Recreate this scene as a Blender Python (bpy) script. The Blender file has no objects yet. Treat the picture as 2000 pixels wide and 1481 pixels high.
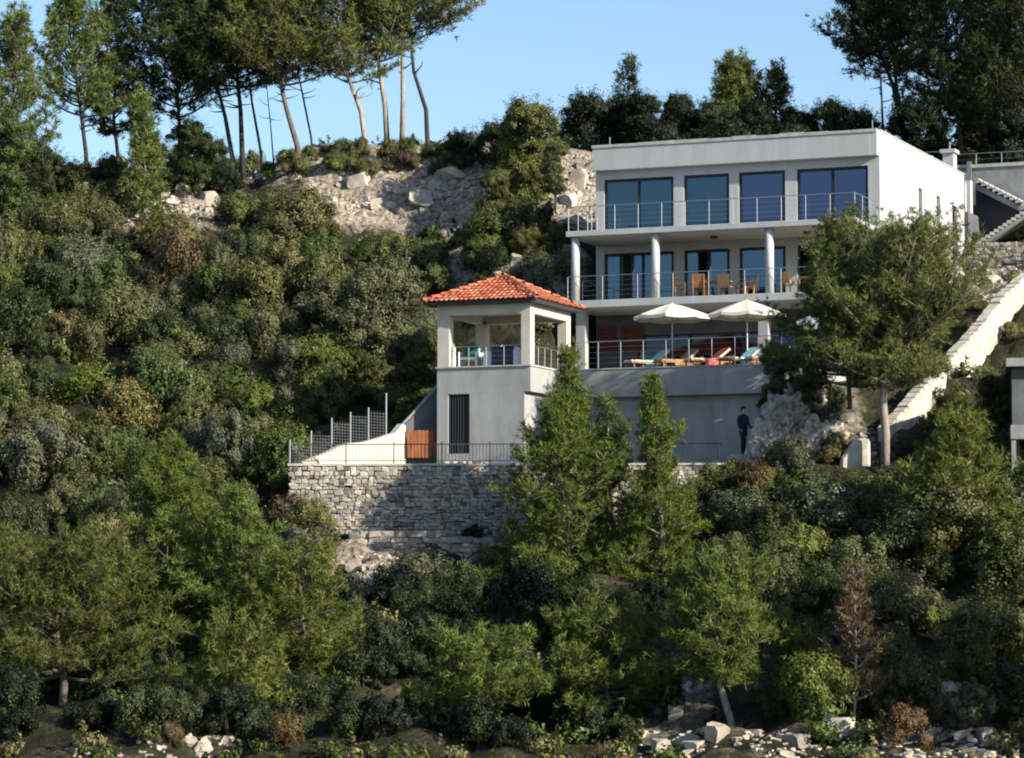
import bpy, bmesh, math, random
import numpy as np
from mathutils import Vector, Matrix
R = math.radians
scene = bpy.context.scene
C = scene.collection
rng = np.random.default_rng(7)
rnd = random.Random(7)

# ------------------------------------------------------------------ camera
EYE = 4.0
PITCH = R(4.28)
F = 6150.0                                  # focal length in pixels of a 2000 wide picture
cam_d = bpy.data.cameras.new('camera')
cam_d.sensor_width = 36.0
cam_d.lens = 36.0 * F / 2000.0
cam_d.clip_start = 1.0
cam_d.clip_end = 6000.0
cam = bpy.data.objects.new('camera', cam_d)
C.objects.link(cam)
cam.location = (0, 0, EYE)
cam.rotation_euler = (R(90) + PITCH, 0, 0)
scene.camera = cam

# ------------------------------------------------------------------ light
SUN_AZ = R(124.5)                           # clockwise from +Y
SUN_EL = R(23.5)
world = bpy.data.worlds.new('World')
scene.world = world
world.use_nodes = True
wn = world.node_tree
for n in list(wn.nodes):
    wn.nodes.remove(n)
sky = wn.nodes.new('ShaderNodeTexSky')
sky.sky_type = 'NISHITA'
sky.sun_disc = False
sky.sun_elevation = SUN_EL
sky.sun_rotation = SUN_AZ
sky.altitude = 0
sky.air_density = 1.0
sky.dust_density = 0.4
sky.ozone_density = 3.0
bg = wn.nodes.new('ShaderNodeBackground')
bg.inputs['Strength'].default_value = 0.105
wo = wn.nodes.new('ShaderNodeOutputWorld')
wn.links.new(sky.outputs['Color'], bg.inputs['Color'])
wn.links.new(bg.outputs['Background'], wo.inputs['Surface'])

sun_d = bpy.data.lights.new('sun', 'SUN')
sun_d.energy = 5.0
sun_d.angle = R(0.5)
sun_d.color = (1.0, 0.93, 0.80)
sun = bpy.data.objects.new('sun', sun_d)
C.objects.link(sun)
sdir = Vector((math.sin(SUN_AZ) * math.cos(SUN_EL), math.cos(SUN_AZ) * math.cos(SUN_EL), math.sin(SUN_EL)))
sun.rotation_euler = sdir.to_track_quat('Z', 'Y').to_euler()
sun.location = (60, -40, 60)

scene.view_settings.view_transform = 'Standard'
scene.view_settings.look = 'None'
scene.view_settings.exposure = 0.85
scene.view_settings.gamma = 1.0
scene.view_settings.use_curve_mapping = False
scene.cycles.max_bounces = 5
scene.cycles.diffuse_bounces = 1
scene.cycles.transparent_max_bounces = 8
scene.cycles.filter_width = 2.0

# ------------------------------------------------------------------ measuring
cpi, spi = math.cos(PITCH), math.sin(PITCH)
TH = R(22.2)
ct, st = math.cos(TH), math.sin(TH)

def ray(px, py):
    u = (px - 1000) / F
    v = (740.5 - py) / F
    y = cpi - v * spi
    return u / y, (spi + v * cpi) / y

def pt(px, py, Y):
    a, b = ray(px, py)
    return Vector((a * Y, Y, EYE + b * Y))

HC = pt(1712, 252, 128)                      # front right corner of the house

def W(lx, ly, lz):                           # house frame to world
    return Vector((HC.x + ct * lx + st * ly, HC.y - st * lx + ct * ly, lz))

def L(X, Y):                                 # world to house frame (arrays too)
    dx, dy = X - HC.x, Y - HC.y
    return ct * dx - st * dy, st * dx + ct * dy

# ------------------------------------------------------------------ noise
def _hash(ix, iy, s):
    h = (ix * 374761393 + iy * 668265263 + s * 982451653) & 0x7fffffff
    h = ((h ^ (h >> 13)) * 1274126177) & 0x7fffffff
    return ((h ^ (h >> 16)) & 0xffff) / 65535.0

def vnoise(x, y, s=0):
    ix, iy = np.floor(x).astype(np.int64), np.floor(y).astype(np.int64)
    fx, fy = x - ix, y - iy
    fx, fy = fx * fx * (3 - 2 * fx), fy * fy * (3 - 2 * fy)
    a, b = _hash(ix, iy, s), _hash(ix + 1, iy, s)
    c, d = _hash(ix, iy + 1, s), _hash(ix + 1, iy + 1, s)
    return (a * (1 - fx) + b * fx) * (1 - fy) + (c * (1 - fx) + d * fx) * fy

def fbm(x, y, o=4, s=0):
    t = 0
    for k in range(o):
        t = t + (vnoise(x * 2 ** k, y * 2 ** k, s + k) - .5) / 2 ** k
    return t

# ------------------------------------------------------------------ terrain
ctrl = []
def slope_col(pxs, rows):
    for px in pxs:
        for py, Y in rows:
            p = pt(px, py, Y)
            ctrl.append((p.x, p.y, p.z))
slope_col([-350, 0, 250, 480], [(1500, 87), (1330, 100), (1060, 113), (840, 124), (640, 134), (490, 143), (420, 149), (375, 156), (360, 165)])
slope_col([700], [(1500, 87), (1340, 99), (1180, 108), (1100, 113)])
slope_col([700, 850], [(820, 124), (640, 134), (505, 143), (430, 149), (310, 153), (300, 158), (300, 168)])
slope_col([620], [(285, 156)])
slope_col([1000, 1080], [(1500, 87), (1370, 97), (1230, 105), (1110, 112.5), (600, 131), (530, 135), (430, 143), (320, 151), (305, 160)])
slope_col([1130], [(400, 142), (310, 150)])
slope_col([1300], [(1480, 88), (1380, 95), (1230, 103), (1080, 110)])
slope_col([1500], [(1470, 88), (1360, 95), (1230, 102), (1030, 110), (900, 114)])
slope_col([1750], [(1460, 88), (1320, 96), (1150, 104), (985, 110), (890, 113)])
slope_col([2000, 2300], [(1450, 89), (1300, 97), (1130, 104), (980, 109), (870, 113)])
slope_col([1600], [(845, 116)])
slope_col([2060, 2300], [(720, 119), (560, 127), (510, 136), (420, 146), (330, 155), (300, 165)])
for px in (1200, 1450, 1700):
    for py, Y in ((300, 156), (290, 165)):
        p = pt(px, py, Y)
        ctrl.append((p.x, p.y, p.z))
for lx, ly, z in ((.5, 0, 13.6), (.5, 5, 16.0), (1, 10.5, 18.3), (2, 14.5, 20.0), (6, 15, 20.2), (4, 9, 17.6), (3, 3, 14.8),
                  (-13.5, 0, 15.2), (-14, 8, 18.6), (-13.5, 15, 21), (-15.2, -12, 11.8), (-15, -6, 13.6), (1.5, -9, 12.6), (0, -12, 11.4), (-1.5, -14.0, 10.2)):
    p = W(lx, ly, z)
    ctrl.append(tuple(p))
for X in (-70, 0, 70):
    ctrl.append((X, 78, -1.5)); ctrl.append((X, 68, -3)); ctrl.append((X, 190, 28)); ctrl.append((X, 240, 29))
ctrl = np.array(ctrl)
def tps_k(d2):
    return d2 * np.log(d2 + 1e-9) * .5
S = 30.0
A = ctrl[:, :2] / S
K = tps_k(((A[:, None] - A[None]) ** 2).sum(-1)) + np.eye(len(A)) * 0.004
Pm = np.c_[np.ones(len(A)), A]
M = np.block([[K, Pm], [Pm.T, np.zeros((3, 3))]])
sol = np.linalg.solve(M, np.r_[ctrl[:, 2], 0, 0, 0])
X0, X1, Y0, Y1, G = -62.0, 66.0, 66.0, 236.0, 0.4
gx = np.arange(X0, X1 + G / 2, G)
gy = np.arange(Y0, Y1 + G / 2, G)
GX, GY = np.meshgrid(gx, gy)
GZ = np.zeros_like(GX)
for j in range(0, len(gy), 20):
    q = np.stack([GX[j:j + 20].ravel(), GY[j:j + 20].ravel()], 1) / S
    k = tps_k(((q[:, None] - A[None]) ** 2).sum(-1))
    GZ[j:j + 20] = (k @ sol[:-3] + sol[-3] + q @ sol[-2:]).reshape(GX[j:j + 20].shape)

def gridval(Z, X, Y):
    fx = np.clip((np.asarray(X, float) - X0) / G, 0, len(gx) - 1.001)
    fy = np.clip((np.asarray(Y, float) - Y0) / G, 0, len(gy) - 1.001)
    i, j = fx.astype(int), fy.astype(int)
    u, v = fx - i, fy - j
    return (Z[j, i] * (1 - u) + Z[j, i + 1] * u) * (1 - v) + (Z[j + 1, i] * (1 - u) + Z[j + 1, i + 1] * u) * v

# stone wall line and parapet line
WA = pt(565, 905, 114.5); WB = Vector((7.6, 113.9, 9.5))
PA = pt(590, 903, 114.75); PB = pt(792, 890, 119.0)

LX, LY = L(GX, GY)
def clamp_pad(mask, z):
    GZ[mask] = np.minimum(GZ[mask], z)
def raise_pad(mask, z):
    GZ[mask] = np.maximum(GZ[mask], z)
wall_t = (GX - WA.x) / (WB.x - WA.x)
wall_y = WA.y + wall_t * (WB.y - WA.y)
par_y = PA.y + (GX - PA.x) / (PB.x - PA.x) * (PB.y - PA.y)
# ground is kept low under buildings and paved levels
clamp_pad((LX > -12.9) & (LX < 0.6) & (LY > -11.4) & (LY < 16.4), 13.0)
clamp_pad((LX > -13.2) & (LX < -8.8) & (LY > -15.6) & (LY < -10.8), 9.3)
terr = (GY > wall_y + .2) & (LY < -9.9) & (GX > -7.6) & (GX < 9.6) & ((GX > PB.x) | (GY < par_y - .2))
clamp_pad(terr, 9.3)
front = (GY <= wall_y + .2) & (GY > 108) & (GX > -7.8) & (GX < 7.4)
clamp_pad(front, 6.3)
# ground on the outer side of the boundary wall lies at the wall's foot
BWL = [(px, t_, b_, 129 - 13.7 * (2060 - px) / 325) for px, t_, b_ in ((2060, 500, 580), (2000, 548, 622), (1962, 584, 662), (1925, 632, 705), (1893, 668, 748), (1862, 700, 778), (1830, 735, 806), (1795, 772, 832), (1765, 808, 856), (1735, 840, 872))]
_bw = [(pt(px, t_, Y), pt(px, b_, Y)) for px, t_, b_, Y in BWL]
for (a0, b0), (a1, b1) in zip(_bw, _bw[1:]):
    dx, dy = a1.x - a0.x, a1.y - a0.y
    ll = math.hypot(dx, dy)
    tt = ((GX - a0.x) * dx + (GY - a0.y) * dy) / ll ** 2
    side_ = (-(GX - a0.x) * dy + (GY - a0.y) * dx) / ll       # positive on the outer side
    out_ = (tt > -.3) & (tt < 1.3) & (side_ > -.25) & (side_ < 4.5)
    in_ = (tt > -.1) & (tt < 1.1) & (side_ <= -.25) & (side_ > -1.6)
    zb_ = b0.z + (b1.z - b0.z) * np.clip(tt, 0, 1); zt_ = a0.z + (a1.z - a0.z) * np.clip(tt, 0, 1)
    GZ = np.where(out_, np.minimum(GZ, zb_ + .22 - .12 * np.maximum(side_, 0)), GZ)
    GZ = np.where(in_, np.minimum(GZ, zt_ - .3), GZ)
# house side yard
rough = fbm(GX * .35, GY * .35, 5, 3) * 1.1 + fbm(GX * 1.1, GY * 1.1, 3, 9) * .35
flat = ((LX > -13.2) & (LX < .8) & (LY > -16) & (LY < 16.6)) | terr
GZ += np.where(flat, 0, rough)

def hit(px, py):
    px = np.atleast_1d(np.asarray(px, float)); py = np.atleast_1d(np.asarray(py, float))
    u = (px - 1000) / F; v = (740.5 - py) / F
    yy = cpi - v * spi
    a, b = u / yy, (spi + v * cpi) / yy
    Ys = np.arange(82, 190, .25)
    z = gridval(GZ, a[:, None] * Ys, np.broadcast_to(Ys, (len(px), len(Ys))))
    below = (EYE + b[:, None] * Ys) < z
    k = below.argmax(1)
    ok = below.any(1)
    Yh = Ys[k]
    return np.stack([a * Yh, Yh, gridval(GZ, a * Yh, Yh)], 1), ok

# rock zones (x0, x1, y0, y1 in the picture, density weight)
ROCK = [(640, 930, 300, 425, 1.0), (1070, 1165, 300, 430, 1.0), (230, 450, 355, 440, .8), (440, 650, 290, 350, .6), (920, 1115, 488, 545, .9),
        (1445, 1630, 745, 855, .8), (1385, 1500, 915, 1010, .7), (1240, 1990, 1430, 1490, .30), (1270, 1350, 1330, 1420, .7),
        (640, 780, 1085, 1150, .9), (140, 470, 1440, 1490, .22), (1890, 2010, 515, 590, .7), (1790, 1880, 1325, 1400, .8),
        (480, 640, 275, 330, .3), (0, 80, 395, 450, .5), (820, 930, 1100, 1180, .5), (930, 1060, 290, 420, .5), (1640, 1720, 850, 905, .5)]
rockmap = np.zeros_like(GX)
for x0, x1, y0, y1, w in ROCK:
    n = 500
    p, ok = hit(rng.uniform(x0, x1, n), rng.uniform(y0, y1, n))
    for q in p[ok]:
        i, j = int((q[0] - X0) / G), int((q[1] - Y0) / G)
        rockmap[max(0, j - 2):j + 3, max(0, i - 2):i + 3] = np.maximum(rockmap[max(0, j - 2):j + 3, max(0, i - 2):i + 3], w)
GZ += rockmap * (np.abs(fbm(GX * .9, GY * .9, 4, 21)) * .9 - .15) * (~flat)

# ------------------------------------------------------------------ materials
def mat(name):
    m = bpy.data.materials.new(name)
    m.use_nodes = True
    nt = m.node_tree
    for n in list(nt.nodes):
        if n.type != 'OUTPUT_MATERIAL':
            nt.nodes.remove(n)
    return m, nt, nt.nodes['Material Output']

def simple(name, col, rough=.7, metal=0, noise=None, col2=None, bump=0, scale=3, stretch=(1, 1, 1), spec=.3, detail=6):
    m, nt, out = mat(name)
    b = nt.nodes.new('ShaderNodeBsdfPrincipled')
    b.inputs['Base Color'].default_value = (*col, 1)
    b.inputs['Roughness'].default_value = rough
    b.inputs['Metallic'].default_value = metal
    b.inputs['Specular IOR Level'].default_value = spec
    nt.links.new(b.outputs[0], out.inputs['Surface'])
    if col2 is not None or bump:
        tc = nt.nodes.new('ShaderNodeTexCoord')
        mp = nt.nodes.new('ShaderNodeMapping')
        mp.inputs['Scale'].default_value = stretch
        nz = nt.nodes.new('ShaderNodeTexNoise')
        nz.inputs['Scale'].default_value = scale
        nz.inputs['Detail'].default_value = detail
        nz.inputs['Roughness'].default_value = .65
        nt.links.new(tc.outputs['Object'], mp.inputs['Vector'])
        nt.links.new(mp.outputs[0], nz.inputs['Vector'])
        if col2 is not None:
            cr = nt.nodes.new('ShaderNodeValToRGB')
            cr.color_ramp.elements[0].position = .35
            cr.color_ramp.elements[1].position = .65
            cr.color_ramp.elements[0].color = (*col2, 1)
            cr.color_ramp.elements[1].color = (*col, 1)
            nt.links.new(nz.outputs['Fac'], cr.inputs['Fac'])
            nt.links.new(cr.outputs['Color'], b.inputs['Base Color'])
        if bump:
            bp = nt.nodes.new('ShaderNodeBump')
            bp.inputs['Strength'].default_value = bump
            bp.inputs['Distance'].default_value = .03
            nt.links.new(nz.outputs['Fac'], bp.inputs['Height'])
            nt.links.new(bp.outputs[0], b.inputs['Normal'])
    return m

M = {}
M['plaster'] = simple('white_plaster', (.465, .47, .46), .85, col2=(.395, .40, .39), bump=.15, scale=1.1, stretch=(1.6, 1.6, .22))
M['soffit'] = simple('ceiling_plaster', (.54, .51, .44), .9, col2=(.48, .45, .39), scale=1.0)
M['render'] = simple('grey_cement_render', (.40, .39, .37), .9, col2=(.285, .28, .27), bump=.3, scale=.9, stretch=(1.3, 1.3, .4))
M['cream'] = simple('cream_render', (.60, .55, .45), .9, col2=(.50, .45, .36), bump=.3, scale=1.3)
M['roughcream'] = simple('rough_cream_wall', (.60, .55, .45), .95, col2=(.36, .31, .24), bump=1.0, scale=2.2, detail=10)
M['slab'] = simple('grey_slab_edge', (.62, .62, .60), .85, col2=(.5, .5, .5), scale=1.5)
M['frame'] = simple('anthracite_frame', (.015, .018, .024), .45)
M['steel'] = simple('brushed_steel', (.42, .43, .45), .4, metal=.85)
M['darksteel'] = simple('dark_painted_iron', (.05, .055, .06), .5, metal=.3)
M['galv'] = simple('galvanised_steel', (.24, .25, .26), .5, metal=.4)
M['teak'] = simple('oiled_teak', (.42, .20, .075), .6, col2=(.28, .12, .045), scale=9, stretch=(1, 1, .15))
M['paleteak'] = simple('pale_teak', (.62, .38, .17), .6, col2=(.48, .27, .11), scale=9, stretch=(1, 1, .15))
M['gatewood'] = simple('stained_gate_wood', (.27, .085, .02), .65, col2=(.12, .038, .014), scale=7, stretch=(1, 1, .2))
M['redwood'] = simple('reddish_shutter_wood', (.16, .05, .035), .7, col2=(.10, .03, .02), scale=6)
M['canvas'] = simple('cream_canvas', (.78, .73, .58), .9, col2=(.70, .64, .50), scale=2)
M['greycanvas'] = simple('grey_canvas', (.40, .41, .42), .9)
M['resin'] = simple('white_resin', (.82, .82, .80), .45)
M['green'] = simple('green_cushion', (.02, .14, .085), .85)
M['mint'] = simple('mint_towel', (.22, .60, .48), .95, col2=(.40, .72, .62), scale=5)
M['red'] = simple('red_towel', (.62, .05, .09), .95, col2=(.72, .25, .25), scale=5)
M['teal'] = simple('turquoise_towel', (.15, .52, .56), .95, col2=(.5, .75, .75), scale=6)
M['tan'] = simple('tan_cushion', (.42, .24, .11), .9)
M['creamcloth'] = simple('cream_cushion', (.68, .62, .46), .9)
M['bluecloth'] = simple('dark_blue_cover', (.035, .045, .09), .85, col2=(.05, .055, .08), scale=2)
M['darkback'] = simple('dark_backing', (.09, .085, .10), .9)  # back walls of rooms; under the stair it stands in for shade
M['curtain'] = simple('pale_curtain', (.34, .46, .48), .95)
M['concrete'] = simple('raw_concrete', (.30, .30, .295), .9, col2=(.19, .19, .19), bump=.4, scale=1.5)
M['darkconcrete'] = simple('dark_and_shade_concrete', (.13, .135, .14), .9, col2=(.09, .09, .1), bump=.4, scale=1.5)  # dark neighbour walls; elsewhere its darkness stands in for shade
M['mortar'] = simple('wall_core', (.20, .18, .155), .95, col2=(.13, .12, .10), bump=.6, scale=4)
M['coping'] = simple('coping_stone', (.52, .49, .44), .9, col2=(.36, .34, .31), bump=.3, scale=3)
M['bark'] = simple('pine_bark', (.17, .135, .11), .95, col2=(.085, .065, .055), bump=1, scale=6, stretch=(1, 1, .4))
M['palebark'] = simple('pale_bark', (.36, .31, .26), .95, col2=(.19, .155, .13), bump=1, scale=5, stretch=(1, 1, .35))
M['darkbark'] = simple('dark_bark', (.05, .042, .036), .95, col2=(.03, .026, .022), bump=1, scale=6)
M['water'] = simple('sea_water', (.01, .035, .05), .08, bump=.3, scale=.6)

def stone_mat(name, ramp, fine=7.0):
    m, nt, out = mat(name)
    b = nt.nodes.new('ShaderNodeBsdfPrincipled')
    b.inputs['Roughness'].default_value = .92
    b.inputs['Specular IOR Level'].default_value = .2
    oi = nt.nodes.new('ShaderNodeObjectInfo')
    ge = nt.nodes.new('ShaderNodeNewGeometry')
    ad = nt.nodes.new('ShaderNodeMath'); ad.operation = 'ADD'
    nt.links.new(oi.outputs['Random'], ad.inputs[0]); nt.links.new(ge.outputs['Random Per Island'], ad.inputs[1])
    fr = nt.nodes.new('ShaderNodeMath'); fr.operation = 'FRACT'
    nt.links.new(ad.outputs[0], fr.inputs[0])
    cr = nt.nodes.new('ShaderNodeValToRGB')
    els = cr.color_ramp.elements
    els[0].position = 0; els[0].color = (*ramp[0], 1)
    els[1].position = 1; els[1].color = (*ramp[-1], 1)
    for k, c in enumerate(ramp[1:-1]):
        e = els.new((k + 1) / (len(ramp) - 1)); e.color = (*c, 1)
    nt.links.new(fr.outputs[0], cr.inputs['Fac'])
    tc = nt.nodes.new('ShaderNodeTexCoord')
    nz = nt.nodes.new('ShaderNodeTexNoise'); nz.inputs['Scale'].default_value = fine; nz.inputs['Detail'].default_value = 5
    nt.links.new(ge.outputs['Position'], nz.inputs['Vector'])
    mr = nt.nodes.new('ShaderNodeMapRange')
    mr.inputs['From Min'].default_value = .3; mr.inputs['From Max'].default_value = .7
    mr.inputs['To Min'].default_value = .65; mr.inputs['To Max'].default_value = 1.1
    nt.links.new(nz.outputs['Fac'], mr.inputs['Value'])
    mx = nt.nodes.new('ShaderNodeMix'); mx.data_type = 'RGBA'; mx.blend_type = 'MULTIPLY'
    mx.inputs['Factor'].default_value = 1
    nt.links.new(cr.outputs['Color'], mx.inputs['A']); nt.links.new(mr.outputs[0], mx.inputs['B'])
    nt.links.new(mx.outputs['Result'], b.inputs['Base Color'])
    bp = nt.nodes.new('ShaderNodeBump'); bp.inputs['Strength'].default_value = .6; bp.inputs['Distance'].default_value = .03
    nt.links.new(nz.outputs['Fac'], bp.inputs['Height']); nt.links.new(bp.outputs[0], b.inputs['Normal'])
    nt.links.new(b.outputs[0], out.inputs['Surface'])
    return m
M['stone'] = stone_mat('limestone_masonry', [(.24, .21, .175), (.46, .41, .34), (.30, .27, .23), (.56, .51, .44), (.13, .115, .10), (.42, .35, .26), (.36, .34, .31)])
M['rock'] = stone_mat('limestone_rock', [(.44, .38, .31), (.56, .50, .42), (.30, .25, .21), (.50, .42, .33), (.38, .33, .28)], 3.0)
M['roofstone'] = stone_mat('clay_tile', [(.42, .11, .06), (.52, .15, .075), (.34, .09, .05), (.58, .23, .14), (.46, .14, .07)], 5.0)

M['crag'] = simple('limestone_crag', (.58, .53, .46), .95, col2=(.14, .115, .09), bump=1.0, scale=3.2, detail=10)
def foliage_mat(name, needle):
    m, nt, out = mat(name)
    oi = nt.nodes.new('ShaderNodeObjectInfo')
    ge = nt.nodes.new('ShaderNodeNewGeometry')
    tc = nt.nodes.new('ShaderNodeTexCoord')
    hs = nt.nodes.new('ShaderNodeHueSaturation')
    # hue shift per leaf, value per leaf and per clump
    nz = nt.nodes.new('ShaderNodeTexNoise'); nz.inputs['Scale'].default_value = 1.3; nz.inputs['Detail'].default_value = 3
    nt.links.new(ge.outputs['Position'], nz.inputs['Vector'])
    h = nt.nodes.new('ShaderNodeMapRange'); h.inputs['To Min'].default_value = .475; h.inputs['To Max'].default_value = .52
    nt.links.new(ge.outputs['Random Per Island'], h.inputs['Value'])
    v = nt.nodes.new('ShaderNodeMapRange'); v.inputs['From Min'].default_value = .3; v.inputs['From Max'].default_value = .7
    v.inputs['To Min'].default_value = .5; v.inputs['To Max'].default_value = 1.4
    nt.links.new(nz.outputs['Fac'], v.inputs['Value'])
    v2 = nt.nodes.new('ShaderNodeMapRange'); v2.inputs['To Min'].default_value = .65; v2.inputs['To Max'].default_value = 1.35
    mm = nt.nodes.new('ShaderNodeMath'); mm.operation = 'MULTIPLY'
    sc = nt.nodes.new('ShaderNodeMath'); sc.operation = 'MULTIPLY'; sc.inputs[1].default_value = 7.31
    fr = nt.nodes.new('ShaderNodeMath'); fr.operation = 'FRACT'
    nt.links.new(ge.outputs['Random Per Island'], sc.inputs[0]); nt.links.new(sc.outputs[0], fr.inputs[0])
    nt.links.new(fr.outputs[0], v2.inputs['Value'])
    nt.links.new(v.outputs[0], mm.inputs[0]); nt.links.new(v2.outputs[0], mm.inputs[1])
    nt.links.new(h.outputs[0], hs.inputs['Hue']); nt.links.new(mm.outputs[0], hs.inputs['Value'])
    nt.links.new(oi.outputs['Color'], hs.inputs['Color'])
    # a few dry leaves
    dry = nt.nodes.new('ShaderNodeMapRange'); dry.inputs['From Min'].default_value = .93; dry.inputs['From Max'].default_value = 1.0
    dry.inputs['To Max'].default_value = .55
    nt.links.new(ge.outputs['Random Per Island'], dry.inputs['Value'])
    mx = nt.nodes.new('ShaderNodeMix'); mx.data_type = 'RGBA'
    mx.inputs['B'].default_value = (.20, .12, .05, 1)
    nt.links.new(dry.outputs[0], mx.inputs['Factor']); nt.links.new(hs.outputs[0], mx.inputs['A'])
    d = nt.nodes.new('ShaderNodeBsdfDiffuse')
    t = nt.nodes.new('ShaderNodeBsdfTranslucent')
    g = nt.nodes.new('ShaderNodeBsdfGlossy'); g.inputs['Roughness'].default_value = .45
    g.inputs['Color'].default_value = (.8, .85, .8, 1)
    nt.links.new(mx.outputs['Result'], d.inputs['Color']); nt.links.new(mx.outputs['Result'], t.inputs['Color'])
    s1 = nt.nodes.new('ShaderNodeMixShader'); s1.inputs[0].default_value = .22 if needle else .14
    nt.links.new(d.outputs[0], s1.inputs[1]); nt.links.new(t.outputs[0], s1.inputs[2])
    s2 = nt.nodes.new('ShaderNodeMixShader'); s2.inputs[0].default_value = .008 if needle else .015
    nt.links.new(s1.outputs[0], s2.inputs[1]); nt.links.new(g.outputs[0], s2.inputs[2])
    nt.links.new(s2.outputs[0], out.inputs['Surface'])
    return m
M['leaf'] = foliage_mat('broad_leaves', False)
M['needle'] = foliage_mat('pine_needles', True)

def glass_mat(name, refl, tint, gcol):
    m, nt, out = mat(name)
    g = nt.nodes.new('ShaderNodeBsdfGlossy'); g.inputs['Roughness'].default_value = .04
    g.inputs['Color'].default_value = (*gcol, 1)
    t = nt.nodes.new('ShaderNodeBsdfTransparent'); t.inputs['Color'].default_value = (*tint, 1)
    s = nt.nodes.new('ShaderNodeMixShader'); s.inputs[0].default_value = refl
    nt.links.new(t.outputs[0], s.inputs[1]); nt.links.new(g.outputs[0], s.inputs[2])
    nt.links.new(s.outputs[0], out.inputs['Surface'])
    return m
M['glass'] = glass_mat('tinted_window_glass', .13, (.36, .50, .60), (.55, .75, 1.0))
M['glassteal'] = glass_mat('teal_window_glass', .13, (.30, .43, .47), (.52, .75, .95))
M['glassviolet'] = glass_mat('violet_window_glass', .15, (.28, .30, .44), (.55, .65, 1.0))
M['darkglass'] = glass_mat('dark_window_glass', .06, (.25, .28, .32), (.7, .8, 1.0))

def terrain_mat():
    m, nt, out = mat('hillside_soil_and_rock')
    b = nt.nodes.new('ShaderNodeBsdfPrincipled'); b.inputs['Roughness'].default_value = .95
    b.inputs['Specular IOR Level'].default_value = .1
    ge = nt.nodes.new('ShaderNodeNewGeometry')
    at = nt.nodes.new('ShaderNodeAttribute'); at.attribute_name = 'rock'
    n1 = nt.nodes.new('ShaderNodeTexNoise'); n1.inputs['Scale'].default_value = .9; n1.inputs['Detail'].default_value = 9; n1.inputs['Roughness'].default_value = .7
    n2 = nt.nodes.new('ShaderNodeTexNoise'); n2.inputs['Scale'].default_value = 4.0; n2.inputs['Detail'].default_value = 6; n2.inputs['Roughness'].default_value = .7
    vo = nt.nodes.new('ShaderNodeTexVoronoi'); vo.inputs['Scale'].default_value = 3.2; vo.feature = 'DISTANCE_TO_EDGE'
    for n in (n1, n2, vo):
        nt.links.new(ge.outputs['Position'], n.inputs['Vector'])
    soil = nt.nodes.new('ShaderNodeValToRGB')
    e = soil.color_ramp.elements
    e[0].position = .38; e[0].color = (.022, .022, .013, 1)
    e[1].position = .62; e[1].color = (.085, .068, .042, 1)
    x = e.new(.5); x.color = (.04, .042, .022, 1)
    rk = nt.nodes.new('ShaderNodeValToRGB')
    e = rk.color_ramp.elements
    e[0].position = .36; e[0].color = (.10, .075, .05, 1)
    e[1].position = .6; e[1].color = (.52, .45, .36, 1)
    x = e.new(.46); x.color = (.30, .24, .185, 1)
    nt.links.new(n1.outputs['Fac'], soil.inputs['Fac']); nt.links.new(n2.outputs['Fac'], rk.inputs['Fac'])
    # rock shows where the zone weight plus noise is high
    a = nt.nodes.new('ShaderNodeMath'); a.operation = 'ADD'
    nt.links.new(at.outputs['Fac'], a.inputs[0]); nt.links.new(n1.outputs['Fac'], a.inputs[1])
    mr = nt.nodes.new('ShaderNodeMapRange'); mr.inputs['From Min'].default_value = .66; mr.inputs['From Max'].default_value = .9
    nt.links.new(a.outputs[0], mr.inputs['Value'])
    mx = nt.nodes.new('ShaderNodeMix'); mx.data_type = 'RGBA'
    nt.links.new(mr.outputs[0], mx.inputs['Factor'])
    nt.links.new(soil.outputs['Color'], mx.inputs['A']); nt.links.new(rk.outputs['Color'], mx.inputs['B'])
    nt.links.new(mx.outputs['Result'], b.inputs['Base Color'])
    ma = nt.nodes.new('ShaderNodeMath'); ma.operation = 'MULTIPLY_ADD'; ma.inputs[1].default_value = .5
    nt.links.new(vo.outputs[0], ma.inputs[0]); nt.links.new(n2.outputs['Fac'], ma.inputs[2])
    bp = nt.nodes.new('ShaderNodeBump'); bp.inputs['Strength'].default_value = 1; bp.inputs['Distance'].default_value = .25
    nt.links.new(ma.outputs[0], bp.inputs['Height']); nt.links.new(bp.outputs[0], b.inputs['Normal'])
    nt.links.new(b.outputs[0], out.inputs['Surface'])
    return m
M['terrain'] = terrain_mat()

# ------------------------------------------------------------------ building helpers
def new_obj(name, me, parent=None):
    o = bpy.data.objects.new(name, me)
    C.objects.link(o)
    if parent is not None:
        o.parent = parent
    return o

def tag(o, label=None, cat=None, group=None, kind=None):
    if label: o['label'] = label
    if cat: o['category'] = cat
    if group: o['group'] = group
    if kind: o['kind'] = kind
    return o

def thing(name, label, cat, loc=(0, 0, 0), rz=0.0, group=None):
    o = new_obj(name, None)
    o.location = loc
    o.rotation_euler = (0, 0, rz)
    return tag(o, label, cat, group)

def np_mesh(name, v, f, m, smooth=False):
    """f: (n, k) array of equal-sized faces"""
    me = bpy.data.meshes.new(name)
    v = np.asarray(v, np.float32); f = np.asarray(f, np.int32)
    k = f.shape[1]
    me.vertices.add(len(v)); me.vertices.foreach_set('co', v.ravel())
    me.loops.add(f.size); me.loops.foreach_set('vertex_index', f.ravel())
    me.polygons.add(len(f))
    me.polygons.foreach_set('loop_start', np.arange(0, f.size, k, dtype=np.int32))
    me.polygons.foreach_set('loop_total', np.full(len(f), k, np.int32))
    if smooth:
        me.polygons.foreach_set('use_smooth', np.ones(len(f), bool))
    me.update(calc_edges=True)
    me.materials.append(m)
    return me

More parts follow.
